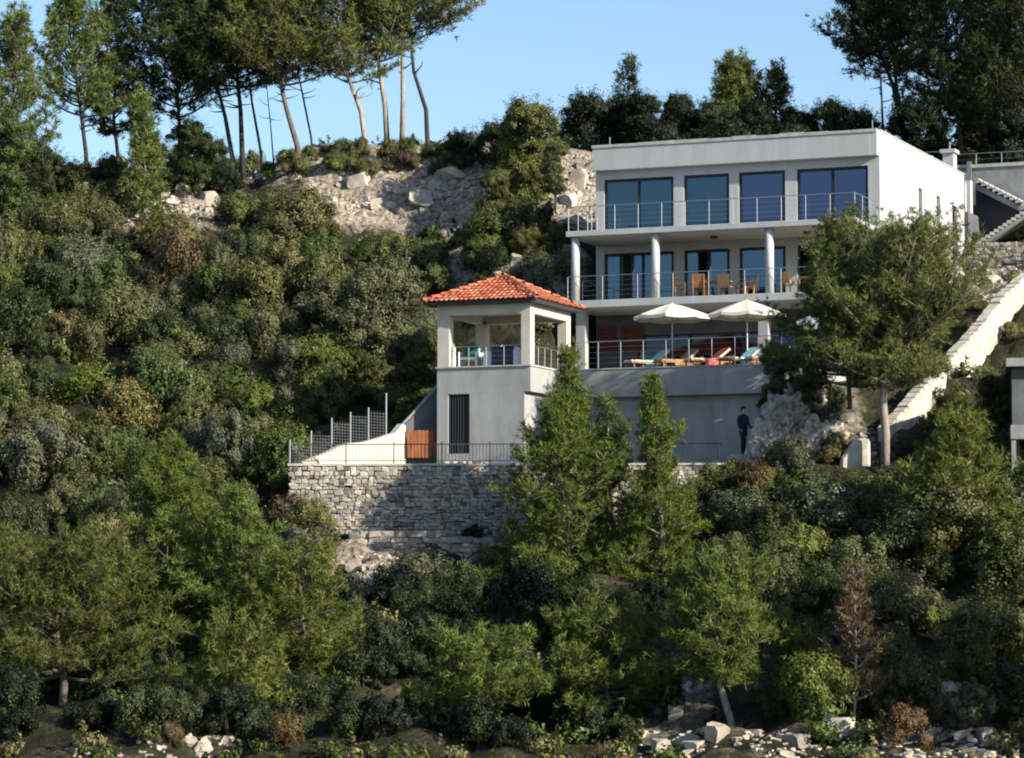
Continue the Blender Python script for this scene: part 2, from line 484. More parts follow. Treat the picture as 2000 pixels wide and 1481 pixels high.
class MB:
    def __init__(s):
        s.v = []; s.f = []
    def add(s, vs, fs):
        o = len(s.v)
        s.v += [tuple(v) for v in vs]
        s.f += [tuple(i + o for i in f) for f in fs]
        return s
    def box(s, x0, x1, y0, y1, z0, z1):
        vs = [(x0, y0, z0), (x1, y0, z0), (x1, y1, z0), (x0, y1, z0), (x0, y0, z1), (x1, y0, z1), (x1, y1, z1), (x0, y1, z1)]
        return s.add(vs, [(3, 2, 1, 0), (4, 5, 6, 7), (0, 1, 5, 4), (1, 2, 6, 5), (2, 3, 7, 6), (3, 0, 4, 7)])
    def bar(s, a, b, w, h=None):
        a, b = Vector(a), Vector(b); h = h or w
        d = (b - a).normalized()
        up = Vector((0, 0, 1)) if abs(d.z) < .95 else Vector((1, 0, 0))
        x = d.cross(up).normalized() * w / 2; y = x.cross(d).normalized() * h / 2
        vs = [a - x - y, a + x - y, a + x + y, a - x + y, b - x - y, b + x - y, b + x + y, b - x + y]
        return s.add(vs, [(3, 2, 1, 0), (4, 5, 6, 7), (0, 1, 5, 4), (1, 2, 6, 5), (2, 3, 7, 6), (3, 0, 4, 7)])
    def tube(s, pts, rad, n=8):
        pts = [Vector(p) for p in pts]
        if not hasattr(rad, '__len__'): rad = [rad] * len(pts)
        rings = []
        up = None
        for i, p in enumerate(pts):
            d = (pts[min(i + 1, len(pts) - 1)] - pts[max(i - 1, 0)]).normalized()
            if up is None:
                up = Vector((1, 0, 0)) if abs(d.x) < .9 else Vector((0, 1, 0))
            x = (up - d * up.dot(d)).normalized(); y = d.cross(x); up = x
            rings.append([p + (x * math.cos(2 * math.pi * k / n) + y * math.sin(2 * math.pi * k / n)) * rad[i] for k in range(n)])
        fs = [tuple(range(n - 1, -1, -1))]
        for i in range(len(pts) - 1):
            for k in range(n):
                a = i * n + k; b = i * n + (k + 1) % n
                fs.append((a, b, b + n, a + n))
        o = (len(pts) - 1) * n
        fs.append(tuple(range(o, o + n)))
        return s.add([q for r in rings for q in r], fs)
    def prism(s, poly, d):
        """poly: list of 3D points, extruded by vector d"""
        n = len(poly); d = Vector(d)
        vs = [Vector(p) for p in poly] + [Vector(p) + d for p in poly]
        fs = [tuple(range(n - 1, -1, -1)), tuple(range(n, 2 * n))]
        fs += [(i, (i + 1) % n, (i + 1) % n + n, i + n) for i in range(n)]
        return s.add(vs, fs)
    def mesh(s, name, m, bevel=0, smooth=False):
        me = bpy.data.meshes.new(name)
        me.from_pydata(s.v, [], s.f)
        bm = bmesh.new(); bm.from_mesh(me)
        bmesh.ops.recalc_face_normals(bm, faces=bm.faces)
        if bevel:
            bmesh.ops.bevel(bm, geom=bm.edges[:], offset=bevel, segments=1, affect='EDGES', clamp_overlap=True)
        if smooth:
            for f in bm.faces: f.smooth = True
        bm.to_mesh(me); bm.free()
        me.materials.append(m)
        return me
    def build(s, name, m, parent=None, bevel=0, smooth=False):
        return new_obj(name, s.mesh(name, m, bevel, smooth), parent)

def copy_tree(o, parent=None):
    c = o.copy(); C.objects.link(c)
    if parent is not None: c.parent = parent
    for ch in o.children:
        copy_tree(ch, c)
    return c

# ------------------------------------------------------------------ ground, sea
nx, ny = len(gx), len(gy)
idx = np.arange(nx * ny).reshape(ny, nx)
quads = np.stack([idx[:-1, :-1], idx[:-1, 1:], idx[1:, 1:], idx[1:, :-1]], -1).reshape(-1, 4)
me = np_mesh('hillside', np.stack([GX, GY, GZ], -1).reshape(-1, 3), quads, M['terrain'], True)
at = me.attributes.new('rock', 'FLOAT', 'POINT')
rm = rockmap.copy()
for _ in range(2):
    rm[1:-1, 1:-1] = (rm[1:-1, 1:-1] * 2 + rm[:-2, 1:-1] + rm[2:, 1:-1] + rm[1:-1, :-2] + rm[1:-1, 2:]) / 6
at.data.foreach_set('value', (rm * .42).ravel().astype(np.float32))
tag(new_obj('hillside', me), kind='structure')
far = MB()
far.add([(-2500, 235.5, 28.5), (2500, 235.5, 28.5), (2500, 3500, 30), (-2500, 3500, 30)], [(0, 1, 2, 3)])
far.add([(-2500, 66, -3.5), (-61.9, 66, -3.5), (-61.9, 235.5, 28.5), (-2500, 235.5, 28.5)], [(0, 1, 2, 3)])
far.add([(65.9, 66, -3.5), (2500, 66, -3.5), (2500, 235.5, 28.5), (65.9, 235.5, 28.5)], [(0, 1, 2, 3)])
tag(far.build('ground', M['terrain']), kind='structure')
tag(MB().add([(-3000, -3000, -1.2), (3000, -3000, -1.2), (3000, 90, -1.2), (-3000, 90, -1.2)], [(0, 1, 2, 3)]).build('sea_water', M['water']), kind='structure')

# ------------------------------------------------------------------ the white house
HZ = -TH
H = thing('white_house', 'white two storey flat roofed house with blue tinted windows and balconies on the hillside', 'house', (HC.x, HC.y, 0), HZ)
LEFT, BACK, TOP = -12.45, 16.2, 23.87
F2, F1, F0 = 19.85, 16.93, 13.40          # floor levels
WIN = [(-12.08, -8.96, 2), (-8.50, -6.49, 1), (-6.07, -4.05, 1), (-3.54, -0.49, 2)]
HEAD2, HEAD1 = 22.44, 19.27
def front_wall(z0, z1, head, name_lab=None):
    m = MB()
    xs = [LEFT] + [v for w in WIN for v in w[:2]] + [0.0]
    for i in range(0, len(xs), 2):
        m.box(xs[i], xs[i + 1], .40, .70, z0, head)
    m.box(LEFT, 0, .40, .70, head, z1)
    return m
front_wall(F2, 22.9, HEAD2).build('wall', M['plaster'], H)
front_wall(F1, F2 - .24, HEAD1).build('wall', M['plaster'], H)
# side wall on the sunny side with three slots, a back strip and the wall behind it
SW = [(6.62, 7.22, 20.75, 22.27), (9.68, 10.25, 20.65, 22.32), (12.42, 13.30, 19.95, 22.24)]
m = MB()
ys = .70
for a, b, z0, z1 in SW:
    m.box(-.30, 0, ys, a, 12.8, TOP)
    m.box(-.30, 0, a, b, 12.8, z0); m.box(-.30, 0, a, b, z1, TOP)
    ys = b
m.box(-.30, 0, ys, 14.6, 12.8, TOP)
m.box(-.30, 0, 0, .398, 22.8, TOP)
m.box(-.30, 0, .40, .70, 22.9, TOP)
m.build('side_wall', M['plaster'], H)
m = MB()
m.box(-.95, -.65, 14.6, BACK, 12.8, TOP - .1)
m.box(-.65, -.30, 14.6, 14.9, 12.8, TOP - .1)
m.box(-.65, 0, 15.75, BACK, 19.8, TOP - .1)
m.box(LEFT, -.95, BACK - .3, BACK, 12.8, TOP - .1)
m.build('rear_wall', M['plaster'], H)
MB().box(LEFT, LEFT + .3, .7, BACK - .3, 12.8, TOP).build('side_wall', M['plaster'], H)
MB().box(LEFT, -.30, 0.25, .398, 22.80, TOP).build('fascia', M['plaster'], H)
MB().box(LEFT + .3, -.30, .72, BACK - .3, 23.2, 23.45).build('roof', M['slab'], H)
MB().box(LEFT, -.3, -.01, .245, 22.80, TOP - .12).build('roof_edge', M['plaster'], H)
cp_ = MB()
n = 12
for i in range(n):
    x0 = LEFT - .03 + i * (-LEFT + .05) / n
    cp_.box(x0, x0 + (-LEFT + .05) / n - .015, -.05, .5, TOP - .118 + rnd.uniform(-.004, .008), TOP + rnd.uniform(.0, .05))
cp_.build('coping', M['coping'], H)
MB().box(-.34, .03, .52, 14.7, TOP + .002, TOP + .05).build('coping', M['plaster'], H)
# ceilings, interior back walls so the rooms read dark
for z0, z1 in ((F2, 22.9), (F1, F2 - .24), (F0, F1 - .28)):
    MB().box(LEFT + .31, -.31, 4.2, 4.35, z0 + .01, z1 - .01).build('partition', M['darkback'], H)
MB().box(LEFT + .31, -.31, .71, 4.19, 22.9, 23.0).build('ceiling', M['soffit'], H)
# slabs
MB().box(LEFT, 0, -3.15, .398, F2 - .23, F2).build('balcony_slab', M['plaster'], H, bevel=.012)
MB().box(LEFT, -.3, .402, 4.4, F2 - .23, F2 - .01).build('floor_slab', M['soffit'], H)
MB().box(LEFT, 0.0, -3.25, .398, F1 - .30, F1).build('balcony_slab', M['plaster'], H, bevel=.012)
MB().box(LEFT, -.3, .402, 4.4, F1 - .29, F1 - .01).build('floor_slab', M['soffit'], H)
MB().box(LEFT + .15, -.15, -2.95, .396, F2 - .25, F2 - .232).build('soffit', M['soffit'], H)
# columns
def column(lx, ly, z0, z1, r):
    m = MB().tube([(lx, ly, z0), (lx, ly, z1)], r, 20)
    return m.build('column', M['plaster'], H, smooth=False)
for lx in (-12.14, -8.62, -3.72):
    o = column(lx, -2.85, F1 + .001, F2 - .25, .175)
    for p in o.data.polygons: p.use_smooth = len(p.vertices) == 4
MB().box(-.30, -.02, -3.0, -2.7, F1 + .001, F2 - .25).build('column', M['plaster'], H, bevel=.01)
for lx in (-11.9, -4.0, -.4):
    MB().box(lx - .2, lx + .2, -2.9, -2.5, F0, F1 - .301).build('column', M['render'], H)
# soffit lamps
for lx in (-6.6, -2.6):
    MB().tube([(lx, -1.3, F2 - .251), (lx, -1.3, F2 - .31), (lx, -1.3, F2 - .36)], [.16, .17, .10], 12).build('ceiling_lamp', M['darksteel'], H)
# windows
def window(x0, x1, z0, z1, nleaf, split=None, open_leaf=None, curtain=False, glass='glass'):
    w = .07
    fr = MB()
    y0, y1 = .46, .56
    fr.box(x0 + .002, x0 + w, y0, y1, z0, z1 - .002); fr.box(x1 - w, x1 - .002, y0, y1, z0, z1 - .002)
    fr.box(x0 + w, x1 - w, y0, y1, z1 - w, z1 - .002); fr.box(x0 + w, x1 - w, y0, y1, z0, z0 + w)
    o = fr.build('window', M['frame'], H)
    cuts = [x0 + w] + (split or [x0 + (x1 - x0) * k / nleaf for k in range(1, nleaf)]) + [x1 - w]
    for i in range(len(cuts) - 1):
        a, b = cuts[i], cuts[i + 1]
        dy = .0 if i % 2 == 0 else .035
        if open_leaf is not None and i in open_leaf:
            continue
        s = MB()
        t = .06
        s.box(a, a + t, y0 + dy, y0 + dy + .04, z0 + w, z1 - w); s.box(b - t, b, y0 + dy, y0 + dy + .04, z0 + w, z1 - w)
        s.box(a + t, b - t, y0 + dy, y0 + dy + .04, z1 - w - t, z1 - w); s.box(a + t, b - t, y0 + dy, y0 + dy + .04, z0 + w, z0 + w + t)
        s.build('sash', M['frame'], o)
        MB().box(a + t, b - t, y0 + dy + .012, y0 + dy + .026, z0 + w + t, z1 - w - t).build('pane', M[glass], o)
    if curtain:
        for a, b in curtain:
            vs, fs = [], []
            nn = int((b - a) / .04)
            for k in range(nn + 1):
                x = a + (b - a) * k / nn
                y = .95 + .06 * math.sin(k * 1.25) + .02 * math.sin(k * .61)
                vs += [(x, y, z0 + .02), (x, y, z1 - .05)]
                if k: fs.append((2 * k - 2, 2 * k, 2 * k + 1, 2 * k - 1))
            MB().add(vs, fs).build('curtain', M['curtain'], o)
    return o
window(-12.08, -8.96, F2, HEAD2, 2, curtain=[(-11.95, -10.6), (-10.3, -9.4)], glass='glassteal')
window(-8.50, -6.49, F2, HEAD2, 1, curtain=[(-8.4, -6.9)], glass='glassteal')
window(-6.07, -4.05, F2, HEAD2, 1, glass='glassviolet', curtain=[(-5.95, -5.5)])
window(-3.54, -0.49, F2, HEAD2, 2, glass='glassviolet', curtain=[(-3.4, -3.1), (-1.3, -.7)])
window(-12.08, -8.96, F1, HEAD1, 4, split=[-11.35, -10.9, -10.35], open_leaf=[1], curtain=[(-12.0, -11.4), (-10.8, -10.4)])
window(-8.50, -6.49, F1, HEAD1, 2, split=[-7.85, -7.5], open_leaf=[1])
window(-6.07, -4.05, F1, HEAD1, 1)
window(-3.54, -0.49, F1, HEAD1, 2, open_leaf=[0], curtain=[(-2.9, -2.3)])
for a, b, z0, z1 in SW:
    m = MB()
    t = .06
    m.box(-.20, -.13, a + .002, a + t, z0 + .002, z1 - .002); m.box(-.20, -.13, b - t, b - .002, z0 + .002, z1 - .002)
    m.box(-.20, -.13, a + t, b - t, z1 - t, z1 - .002); m.box(-.20, -.13, a + t, b - t, z0 + .002, z0 + t)
    o = m.build('window', M['frame'], H)
    MB().box(-.175, -.16, a + t, b - t, z0 + t, z1 - t).build('pane', M['darkglass'], o)
    MB().box(-.34, -.30, a + .01, b - .01, z0 + .01, z1 - .01).build('blind', M['slab'], o)
    MB().box(-.12, .05, a - .03, b + .03, z0 - .05, z0).build('sill', M['coping'], o)
MB().tube([(-.12, 15.3, 20.0), (-.12, 15.3, 23.6)], .05, 8).build('downpipe', M['slab'], H)
# roof details
m = MB().box(-.72, -.22, 13.6, 14.2, 23.4, 24.75)
ch = m.build('chimney', M['plaster'], H, bevel=.01)
MB().box(-.82, -.12, 13.5, 14.3, 24.752, 24.92).build('chimney_cap', M['coping'], ch)
MB().tube([(-.47, 13.9, 24.92), (-.47, 13.9, 25.3)], .04, 6).build('pipe', M['galv'], ch)
MB().box(-.55, -.3, 10.1, 10.35, 23.5, 24.15).build('vent', M['plaster'], H, bevel=.01)
for lx, z in ((-11.9, 24.3), (-.35, 24.35)):
    MB().tube([(lx, .62, 23.4), (lx, .62, z)], .022, 6).build('roof_pole', M['galv'], H)
# railings
def railing(name, pts, z0, posts, top=1.02, wires=4, parent=H, rad=.016, pr=.016, label=None):
    o = MB().tube([(*p, z0 + top) for p in pts], rad, 8).build(name, M['steel'], parent)
    for (x, y) in posts:
        MB().tube([(x, y, z0), (x, y, z0 + top - .02)], pr, 6).build('post', M['steel'], o)
    for k in range(wires):
        z = z0 + top * (k + 1) / (wires + 1)
        MB().tube([(*p, z) for p in pts], .0035, 4).build('cable', M['steel'], o)
    return o
def along(a, b, step):
    n = max(1, round(math.dist(a, b) / step))
    return [(a[0] + (b[0] - a[0]) * k / n, a[1] + (b[1] - a[1]) * k / n) for k in range(n + 1)]
up = [(LEFT + .08, .3), (LEFT + .08, -3.05), (-.08, -3.05), (-.08, .3)]
railing('balcony_railing', up, F2, along(up[0], up[1], 1.1) + along(up[1], up[2], 1.05)[1:-1] + along(up[2], up[3], 1.1))
lo = [(LEFT + .08, .3), (LEFT + .08, -3.15), (-.08, -3.15), (-.08, .3)]
railing('balcony_railing', lo, F1, along(lo[0], lo[1], 1.7) + along(lo[1], lo[2], 1.6)[1:-1] + along(lo[2], lo[3], 1.7))
# ground floor, deep shade also put into its dark wall colour
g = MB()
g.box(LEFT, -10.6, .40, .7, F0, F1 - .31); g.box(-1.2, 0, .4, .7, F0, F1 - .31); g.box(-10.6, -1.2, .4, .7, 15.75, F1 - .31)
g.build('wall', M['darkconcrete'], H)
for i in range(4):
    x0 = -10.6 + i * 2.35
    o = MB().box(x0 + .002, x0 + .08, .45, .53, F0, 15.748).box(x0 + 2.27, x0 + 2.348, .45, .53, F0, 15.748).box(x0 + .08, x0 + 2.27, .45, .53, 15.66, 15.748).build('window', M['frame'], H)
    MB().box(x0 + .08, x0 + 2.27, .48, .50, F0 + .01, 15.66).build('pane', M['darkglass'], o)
for a, b in ((-12.35, -11.5), (-11.3, -10.3)):
    o = MB()
    for k in range(7):
        z = 15.1 + k * .15
        o.box(a, b, .33, .39, z, z + .13)
    o.build('shutter', M['redwood'], H)

# ------------------------------------------------------------------ pool deck
DK = thing('pool_deck', 'grey rendered pool deck with a cantilevered edge below the white house', 'terrace', (HC.x, HC.y, 0), HZ)
MB().box(-9.2, -.6, -11.0, -10.4, 12.33, F0).box(-9.2, -.6, -10.4, -.6, 13.1, F0).build('deck_slab', M['render'], DK, bevel=.01)
MB().box(-12.45, -9.202, -10.6, -.6, 13.1, F0).box(-.598, -.1, -8.5, -.6, 12.8, F0).box(-12.45, -.1, -.598, .39, 13.1, F0).build('paving', M['coping'], DK)
MB().box(-8.6, -1.1, -10.55, -10.2, 9.2, 12.328).build('wall', M['render'], DK)
MB().box(-9.2, -.6, -11.03, -10.7, F0 + .002, F0 + .05).build('coping', M['coping'], DK)
dr = [(-9.05, -10.85), (-.75, -10.85)]
railing('deck_railing', dr, F0 + .05, along(dr[0], dr[1], .92), top=1.05, wires=4, parent=DK, rad=.016, pr=.015)

# ------------------------------------------------------------------ pavilion
PV = thing('garden_pavilion', 'open pavilion with a red clay tile hip roof on a grey rendered base', 'pavilion', (HC.x, HC.y, 0), HZ)
px0, px1, py0, py1 = -13.0, -9.2, -15.2, -11.02
m = MB()
dx0, dx1 = -12.55, -11.67
m.box(px0, dx0, py0, py0 + .3, 9.3, 12.3); m.box(dx1, -9.45, py0, py0 + .3, 9.3, 12.3); m.box(px0, -9.45, py0, py0 + .3, 12.3, 12.33)
m.box(dx0, dx1, py0, py0 + .3, 9.3, 10.05)
m.box(px0, px0 + .3, py0 + .3, py1, 9.3, 12.33); m.box(-9.75, -9.45, py0 + .3, py1, 9.3, 12.33)
m.build('base_wall', M['render'], PV)
MB().box(px0, px1, py0 - .002, py1, 12.332, 13.28).build('upper_wall', M['render'], PV)
MB().box(px0 - .05, px1 + .05, py0 - .06, py1, 13.282, 13.34).build('floor_slab', M['coping'], PV)
MB().box(dx0 + .02, dx1 - .02, py0 + .2, py0 + .25, 10.06, 12.29).build('door', M['frame'], PV)
bars = MB()
for k in range(8):
    x = dx0 + .06 + k * (dx1 - dx0 - .12) / 7
    bars.box(x - .012, x + .012, py0 + .05, py0 + .08, 10.06, 12.29)
bars.build('door_grille', M['darksteel'], PV)
cols = [(px0, px0 + .5, py0, py0 + .4), (px1 - .38, px1, py0, py0 + .42), (px1 - .38, px1, py1 - .42, py1), (px0, px0 + .42, py1 - .42, py1)]
for a, b, c, d in cols:
    MB().box(a, b, c, d, 13.342, 15.28).build('column', M['cream'], PV, bevel=.01)
bm_ = MB()
bm_.box(px0, px1, py0, py0 + .3, 15.282, 15.66); bm_.box(px0, px1, py1 - .3, py1, 15.282, 15.66)
bm_.box(px0, px0 + .3, py0 + .3, py1 - .3, 15.282, 15.66); bm_.box(px1 - .3, px1, py0 + .3, py1 - .3, 15.282, 15.66)
bm_.build('ring_beam', M['cream'], PV)
MB().box(px0 + .3, px1 - .3, py0 + .3, py1 - .3, 15.6, 15.66).build('ceiling', M['soffit'], PV)
ex0, ex1, ey0, ey1, ez = -13.42, -8.78, -15.62, -10.62, 15.70
MB().box(ex0 + .05, ex1 - .05, ey0 + .05, ey1 - .05, ez - .035, ez + .03).build('eaves_board', M['darksteel'], PV)
AP = Vector(((ex0 + ex1) / 2, (ey0 + ey1) / 2, 16.86))
E_ = [Vector((ex0 + .06, ey0 + .06, ez + .032)), Vector((ex1 - .06, ey0 + .06, ez + .032)), Vector((ex1 - .06, ey1 - .06, ez + .032)), Vector((ex0 + .06, ey1 - .06, ez + .032))]
MB().add(E_ + [AP - Vector((0, 0, .06))], [(0, 1, 4), (1, 2, 4), (2, 3, 4), (3, 0, 4), (3, 2, 1, 0)]).build('roof', M['mortar'], PV)
roof = PV.children[-1]
# barrel tile mesh: half cylinder along +y (up the slope), width .2
def tile_mesh():
    vs, fs = [], []
    n = 7
    for end, (y, r, dz) in enumerate(((0, .095, .018), (.40, .075, -.012))):
        for k in range(n):
            a = math.pi * k / (n - 1)
            vs.append((-r * math.cos(a), y, r * math.sin(a) * .85 + dz))
        for k in range(n):
            a = math.pi * k / (n - 1)
            vs.append((-(r - .014) * math.cos(a), y, (r - .014) * math.sin(a) * .85 + dz))
    for k in range(n - 1):
        fs.append((k, k + 1, 2 * n + k + 1, 2 * n + k))
        fs.append((k, n + k, n + k + 1, k + 1))
    me = bpy.data.meshes.new('tile')
    me.from_pydata(vs, [], fs); me.update(); me.materials.append(M['roofstone'])
    return me
TM = tile_mesh()
corner = [(ex0, ey0), (ex1, ey0), (ex1, ey1), (ex0, ey1)]
rest_v, rest_f = [], []
tv = [Vector(v.co) for v in TM.vertices]; tf = [tuple(p.vertices) for p in TM.polygons]
for s in range(4):
    a = Vector((*corner[s], ez + .05)); b = Vector((*corner[(s + 1) % 4], ez + .05))
    e = (b - a); wdt = e.length; ex = e.normalized()
    mid = (a + b) / 2
    upv = (AP - mid); sl = upv.length; uy = upv.normalized(); uz = ex.cross(uy).normalized()
    half = wdt / 2
    nt_ = int(wdt / .2)
    for i in range(nt_):
        x = (i + .5) * wdt / nt_
        maxs = sl * (1 - abs(x - half) / half) - .02
        j = 0
        while j * .33 < maxs:
            y = j * .33 - .03
            mt = Matrix((ex, uy, uz)).transposed().to_4x4()
            jt = Vector((rnd.uniform(-.008, .008), rnd.uniform(-.015, .015), rnd.uniform(0, .012)))
            mt.translation = a + ex * (x + jt.x) + uy * (y + jt.y) + uz * (.02 + jt.z)
            mt = mt @ Matrix.Rotation(rnd.uniform(-.03, .03), 4, 'Z')
            if s in (0, 1):
                o = new_obj('tile', TM, roof)
                o.matrix_local = mt
            else:
                k = len(rest_v)
                rest_v += [mt @ v for v in tv]; rest_f += [tuple(q + k for q in f) for f in tf]
            j += 1
me = bpy.data.meshes.new('tile_field'); me.from_pydata([tuple(v) for v in rest_v], [], rest_f); me.materials.append(M['roofstone'])
tag(new_obj('tile_field', me, roof), kind='stuff')
# hip ridge tiles
for s in range(4):
    a = Vector((*corner[s], ez + .10)); d = AP + Vector((0, 0, .05)) - a
    n = 9
    uy = d.normalized(); ex = uy.cross(Vector((0, 0, 1))).normalized(); uz = ex.cross(uy)
    for k in range(n):
        mt = Matrix((ex, uy, uz)).transposed().to_4x4()
        mt.translation = a + d * (k / n) + uz * .03
        mt = mt @ Matrix.Diagonal((1.25, d.length / n / .37, 1.25, 1))
        new_obj('ridge_tile', TM, roof).matrix_local = mt
MB().tube([AP + Vector((0, 0, .02)), AP + Vector((0, 0, .12)), AP + Vector((0, 0, .2))], [.12, .10, .03], 8).build('finial', M['roofstone'], roof)
# pavilion railing
pr_ = [(px0 + .52, py0 + .12), (px1 - .4, py0 + .12)]
railing('railing', pr_, 13.34, along(pr_[0], pr_[1], .82), top=.75, wires=3, parent=PV, rad=.016, pr=.014)
pr2 = [(px1 - .12, py0 + .45), (px1 - .12, py1 - .45)]
railing('railing', pr2, 13.34, along(pr2[0], pr2[1], .65), top=.75, wires=3, parent=PV, rad=.016, pr=.014)
pr3 = [(px0 + .45, py1 - .15), (px1 - .4, py1 - .15)]
railing('railing', pr3, 13.34, along(pr3[0], pr3[1], .9), top=1.0, wires=3, parent=PV, rad=.016, pr=.014)

# ------------------------------------------------------------------ lower terrace floor
m = MB()
poly = [(-7.5, 114.75, 9.25), (8.3, 114.2, 9.25), (9.2, 116.5, 9.25), (9.0, 119.0, 9.25), (-4.0, 124.0, 9.25), (-4.05, 119.0, 9.25)]
m.prism(poly, (0, 0, .2))
tag(m.build('terrace_floor', M['concrete']), kind='structure')

# ------------------------------------------------------------------ dry stone retaining wall
def stone_variant(seed):
    r = random.Random(seed)
    bm = bmesh.new()
    bmesh.ops.create_cube(bm, size=1)
    for v in bm.verts:
        v.co.x += r.uniform(-.10, .10); v.co.z += r.uniform(-.12, .12); v.co.y += r.uniform(-.10, .10)
    bmesh.ops.bevel(bm, geom=bm.edges[:], offset=.11, segments=1, affect='EDGES', clamp_overlap=True)
    me = bpy.data.meshes.new('stone'); bm.to_mesh(me); bm.free(); me.materials.append(M['stone'])
    return me
SV = [stone_variant(k) for k in range(12)]
SVV = [(np.array([v.co[:] for v in m.vertices]), [tuple(p.vertices) for p in m.polygons]) for m in SV]

def masonry(root, length, z_of, h_rng, w_rng, depth, limit, ztop, zbot, proud=.06, prefer=None):
    """stones in the plane y=0 of root's frame, x from 0 to length; the first `limit` by preference become parts"""
    items = []
    z = ztop
    while z > zbot:
        h = rnd.uniform(*h_rng)
        x = rnd.uniform(-.2, 0)
        while x < length:
            w = rnd.uniform(*w_rng)
            zz = z - h / 2 + rnd.uniform(-.02, .02)
            if x + w / 2 < length and x + w/2 > 0 and z_of(x + w / 2) > zz:
                items.append((x + w / 2, zz, w, h))
            x += w + .012
        z -= h + .008
    items.sort(key=lambda t: prefer(t) if prefer else 0)
    V, Fc = [], []
    nv = 0
    for i, (x, z, w, h) in enumerate(items):
        k = rnd.randrange(12)
        mt = Matrix.Translation((x, -rnd.uniform(.0, proud) + depth * .3, z)) @ Matrix.Rotation(rnd.uniform(-.14, .14), 4, 'Z') @ Matrix.Rotation(rnd.uniform(-.16, .16), 4, 'Y') @ Matrix.Rotation(rnd.uniform(-.12, .12), 4, 'X') @ Matrix.Diagonal((w * 1.08, depth, h * 1.12, 1))
        if i < limit:
            o = new_obj('stone', SV[k], root); o.matrix_local = mt
        else:
            v, fs = SVV[k]
            mm = np.array(mt)
            V.append(v @ mm[:3, :3].T + mm[:3, 3])
            Fc += [tuple(q + nv for q in f) for f in fs]; nv += len(v)
    if V:
        me = bpy.data.meshes.new('stone_field'); me.from_pydata(np.concatenate(V).tolist(), [], Fc); me.materials.append(M['stone'])
        tag(new_obj('stone_field', me, root), kind='stuff')

wl = math.dist(WA[:2], WB[:2]); wang = math.atan2(WB.y - WA.y, WB.x - WA.x)
RW = thing('retaining_wall', 'tall dry stone retaining wall holding up the lower terrace in front of the pavilion', 'stone wall', (WA.x, WA.y, 0), wang)
MB().box(0.05, wl, .12, .5, 4.6, 9.38).build('wall_core', M['mortar'], RW)
masonry(RW, wl, lambda x: 99, (.09, .18), (.11, .30), .22, 290, 9.37, 5.0, prefer=lambda t: (t[0] > 8.4, 0 if t[1] > 6.2 else 1, -t[2] * t[3]))
m = MB(); x = -.05
while x < wl:
    w = rnd.uniform(.7, 1.1); m.box(x, min(x + w, wl + .1), -.09, .55, 9.39 + rnd.uniform(0, .01), 9.47 + rnd.uniform(0, .012)); x += w + .01
m.build('coping', M['coping'], RW)
# return of the wall on its left end
MB().box(-.02, .3, .5, 2.2, 4.6, 9.38).build('end_wall', M['mortar'], RW)
# lower tier, standing in front of it
LT = thing('lower_stone_wall', 'low rough stone wall stepping out at the foot of the retaining wall', 'stone wall', tuple(pt(690, 1100, 113.4)[:2]) + (0,), wang)
l2 = 6.0
MB().box(0.05, l2, .1, 1.0, 4.4, 6.82).build('wall_core', M['mortar'], LT)
masonry(LT, l2, lambda x: 7.15 - .12 * x + .5 * abs(math.sin(x * 1.7)) * .5, (.14, .26), (.22, .5), .28, 110, 6.98, 4.8, proud=.1)

# iron railing along the top of the retaining wall
IR = thing('terrace_railing', 'dark iron railing with thin vertical bars on top of the stone retaining wall', 'railing', (WA.x, WA.y, 9.47), wang)
MB().box(.2, wl, .16, .20, .70, .74).build('top_rail', M['darksteel'], IR)
MB().box(.2, wl, .165, .195, .10, .13).build('bottom_rail', M['darksteel'], IR)
barm = MB().box(-.009, .009, .17, .19, .13, .70).mesh('bar', M['darksteel'])
k = 0
x = .3
while x < wl - .05:
    if k % 14 == 0:
        MB().box(x - .022, x + .022, .155, .205, 0, .82).build('post', M['darksteel'], IR)
    else:
        new_obj('bar', barm, IR).location = (x, 0, 0)
    k += 1; x += .125
# a stand-alone iron posts part of railing further right, taller
# ------------------------------------------------------------------ cream parapet wall with mesh fence
pd = Vector((PB.x - PA.x, PB.y - PA.y)); pl = pd.length; pang = math.atan2(pd.y, pd.x)
CW = thing('parapet_wall', 'sunlit cream rendered wall rising along the left edge of the lower terrace', 'wall', (PA.x, PA.y, 0), pang)
prof = [(0, 9.57), (.22, 9.9), (.42, 10.33), (.6, 10.42), (.75, 10.62), (.9, 10.84), (.97, 11.2), (1, 11.14)]
poly = [(0, 0, 9.0)] + [(t * pl, 0, z) for t, z in prof] + [(pl, 0, 9.0)]
MB().prism(poly, (0, .28, 0)).build('wall', M['cream'], CW)
FN = thing('mesh_fence', 'grey wire mesh fence with steel posts stepping up behind the cream wall', 'fence', (PA.x, PA.y, 0), pang)
def fz(t):
    for (a, za), (b, zb) in zip(prof, prof[1:]):
        if a <= t <= b: return za + (zb - za) * (t - a) / (b - a)
    return 9.5
def fpost(px, pyt, pyb):
    # place along the parapet line; px gives the distance along it
    best = min((abs(pix_x(PA.x + pd.x * t, PA.y + pd.y * t) - px), t) for t in [k / 200 for k in range(-20, 221)])
    return best[1]
def pix_x(X, Y):
    return 1000 + F * X / (Y * cpi + 8 * spi)
fp = []
for px, h in ((580, .8), (622, .95), (662, 1.1), (698, 1.15), (733, 1.2), (768, 1.55)):
    t = fpost(px, 0, 0)
    zb = fz(max(t, 0)) - .3
    fp.append((t * pl, zb, zb + .3 + h))
    MB().tube([(t * pl, .36, zb - .4), (t * pl, .36, zb + .3 + h)], .032, 8).build('post', M['galv'], FN)
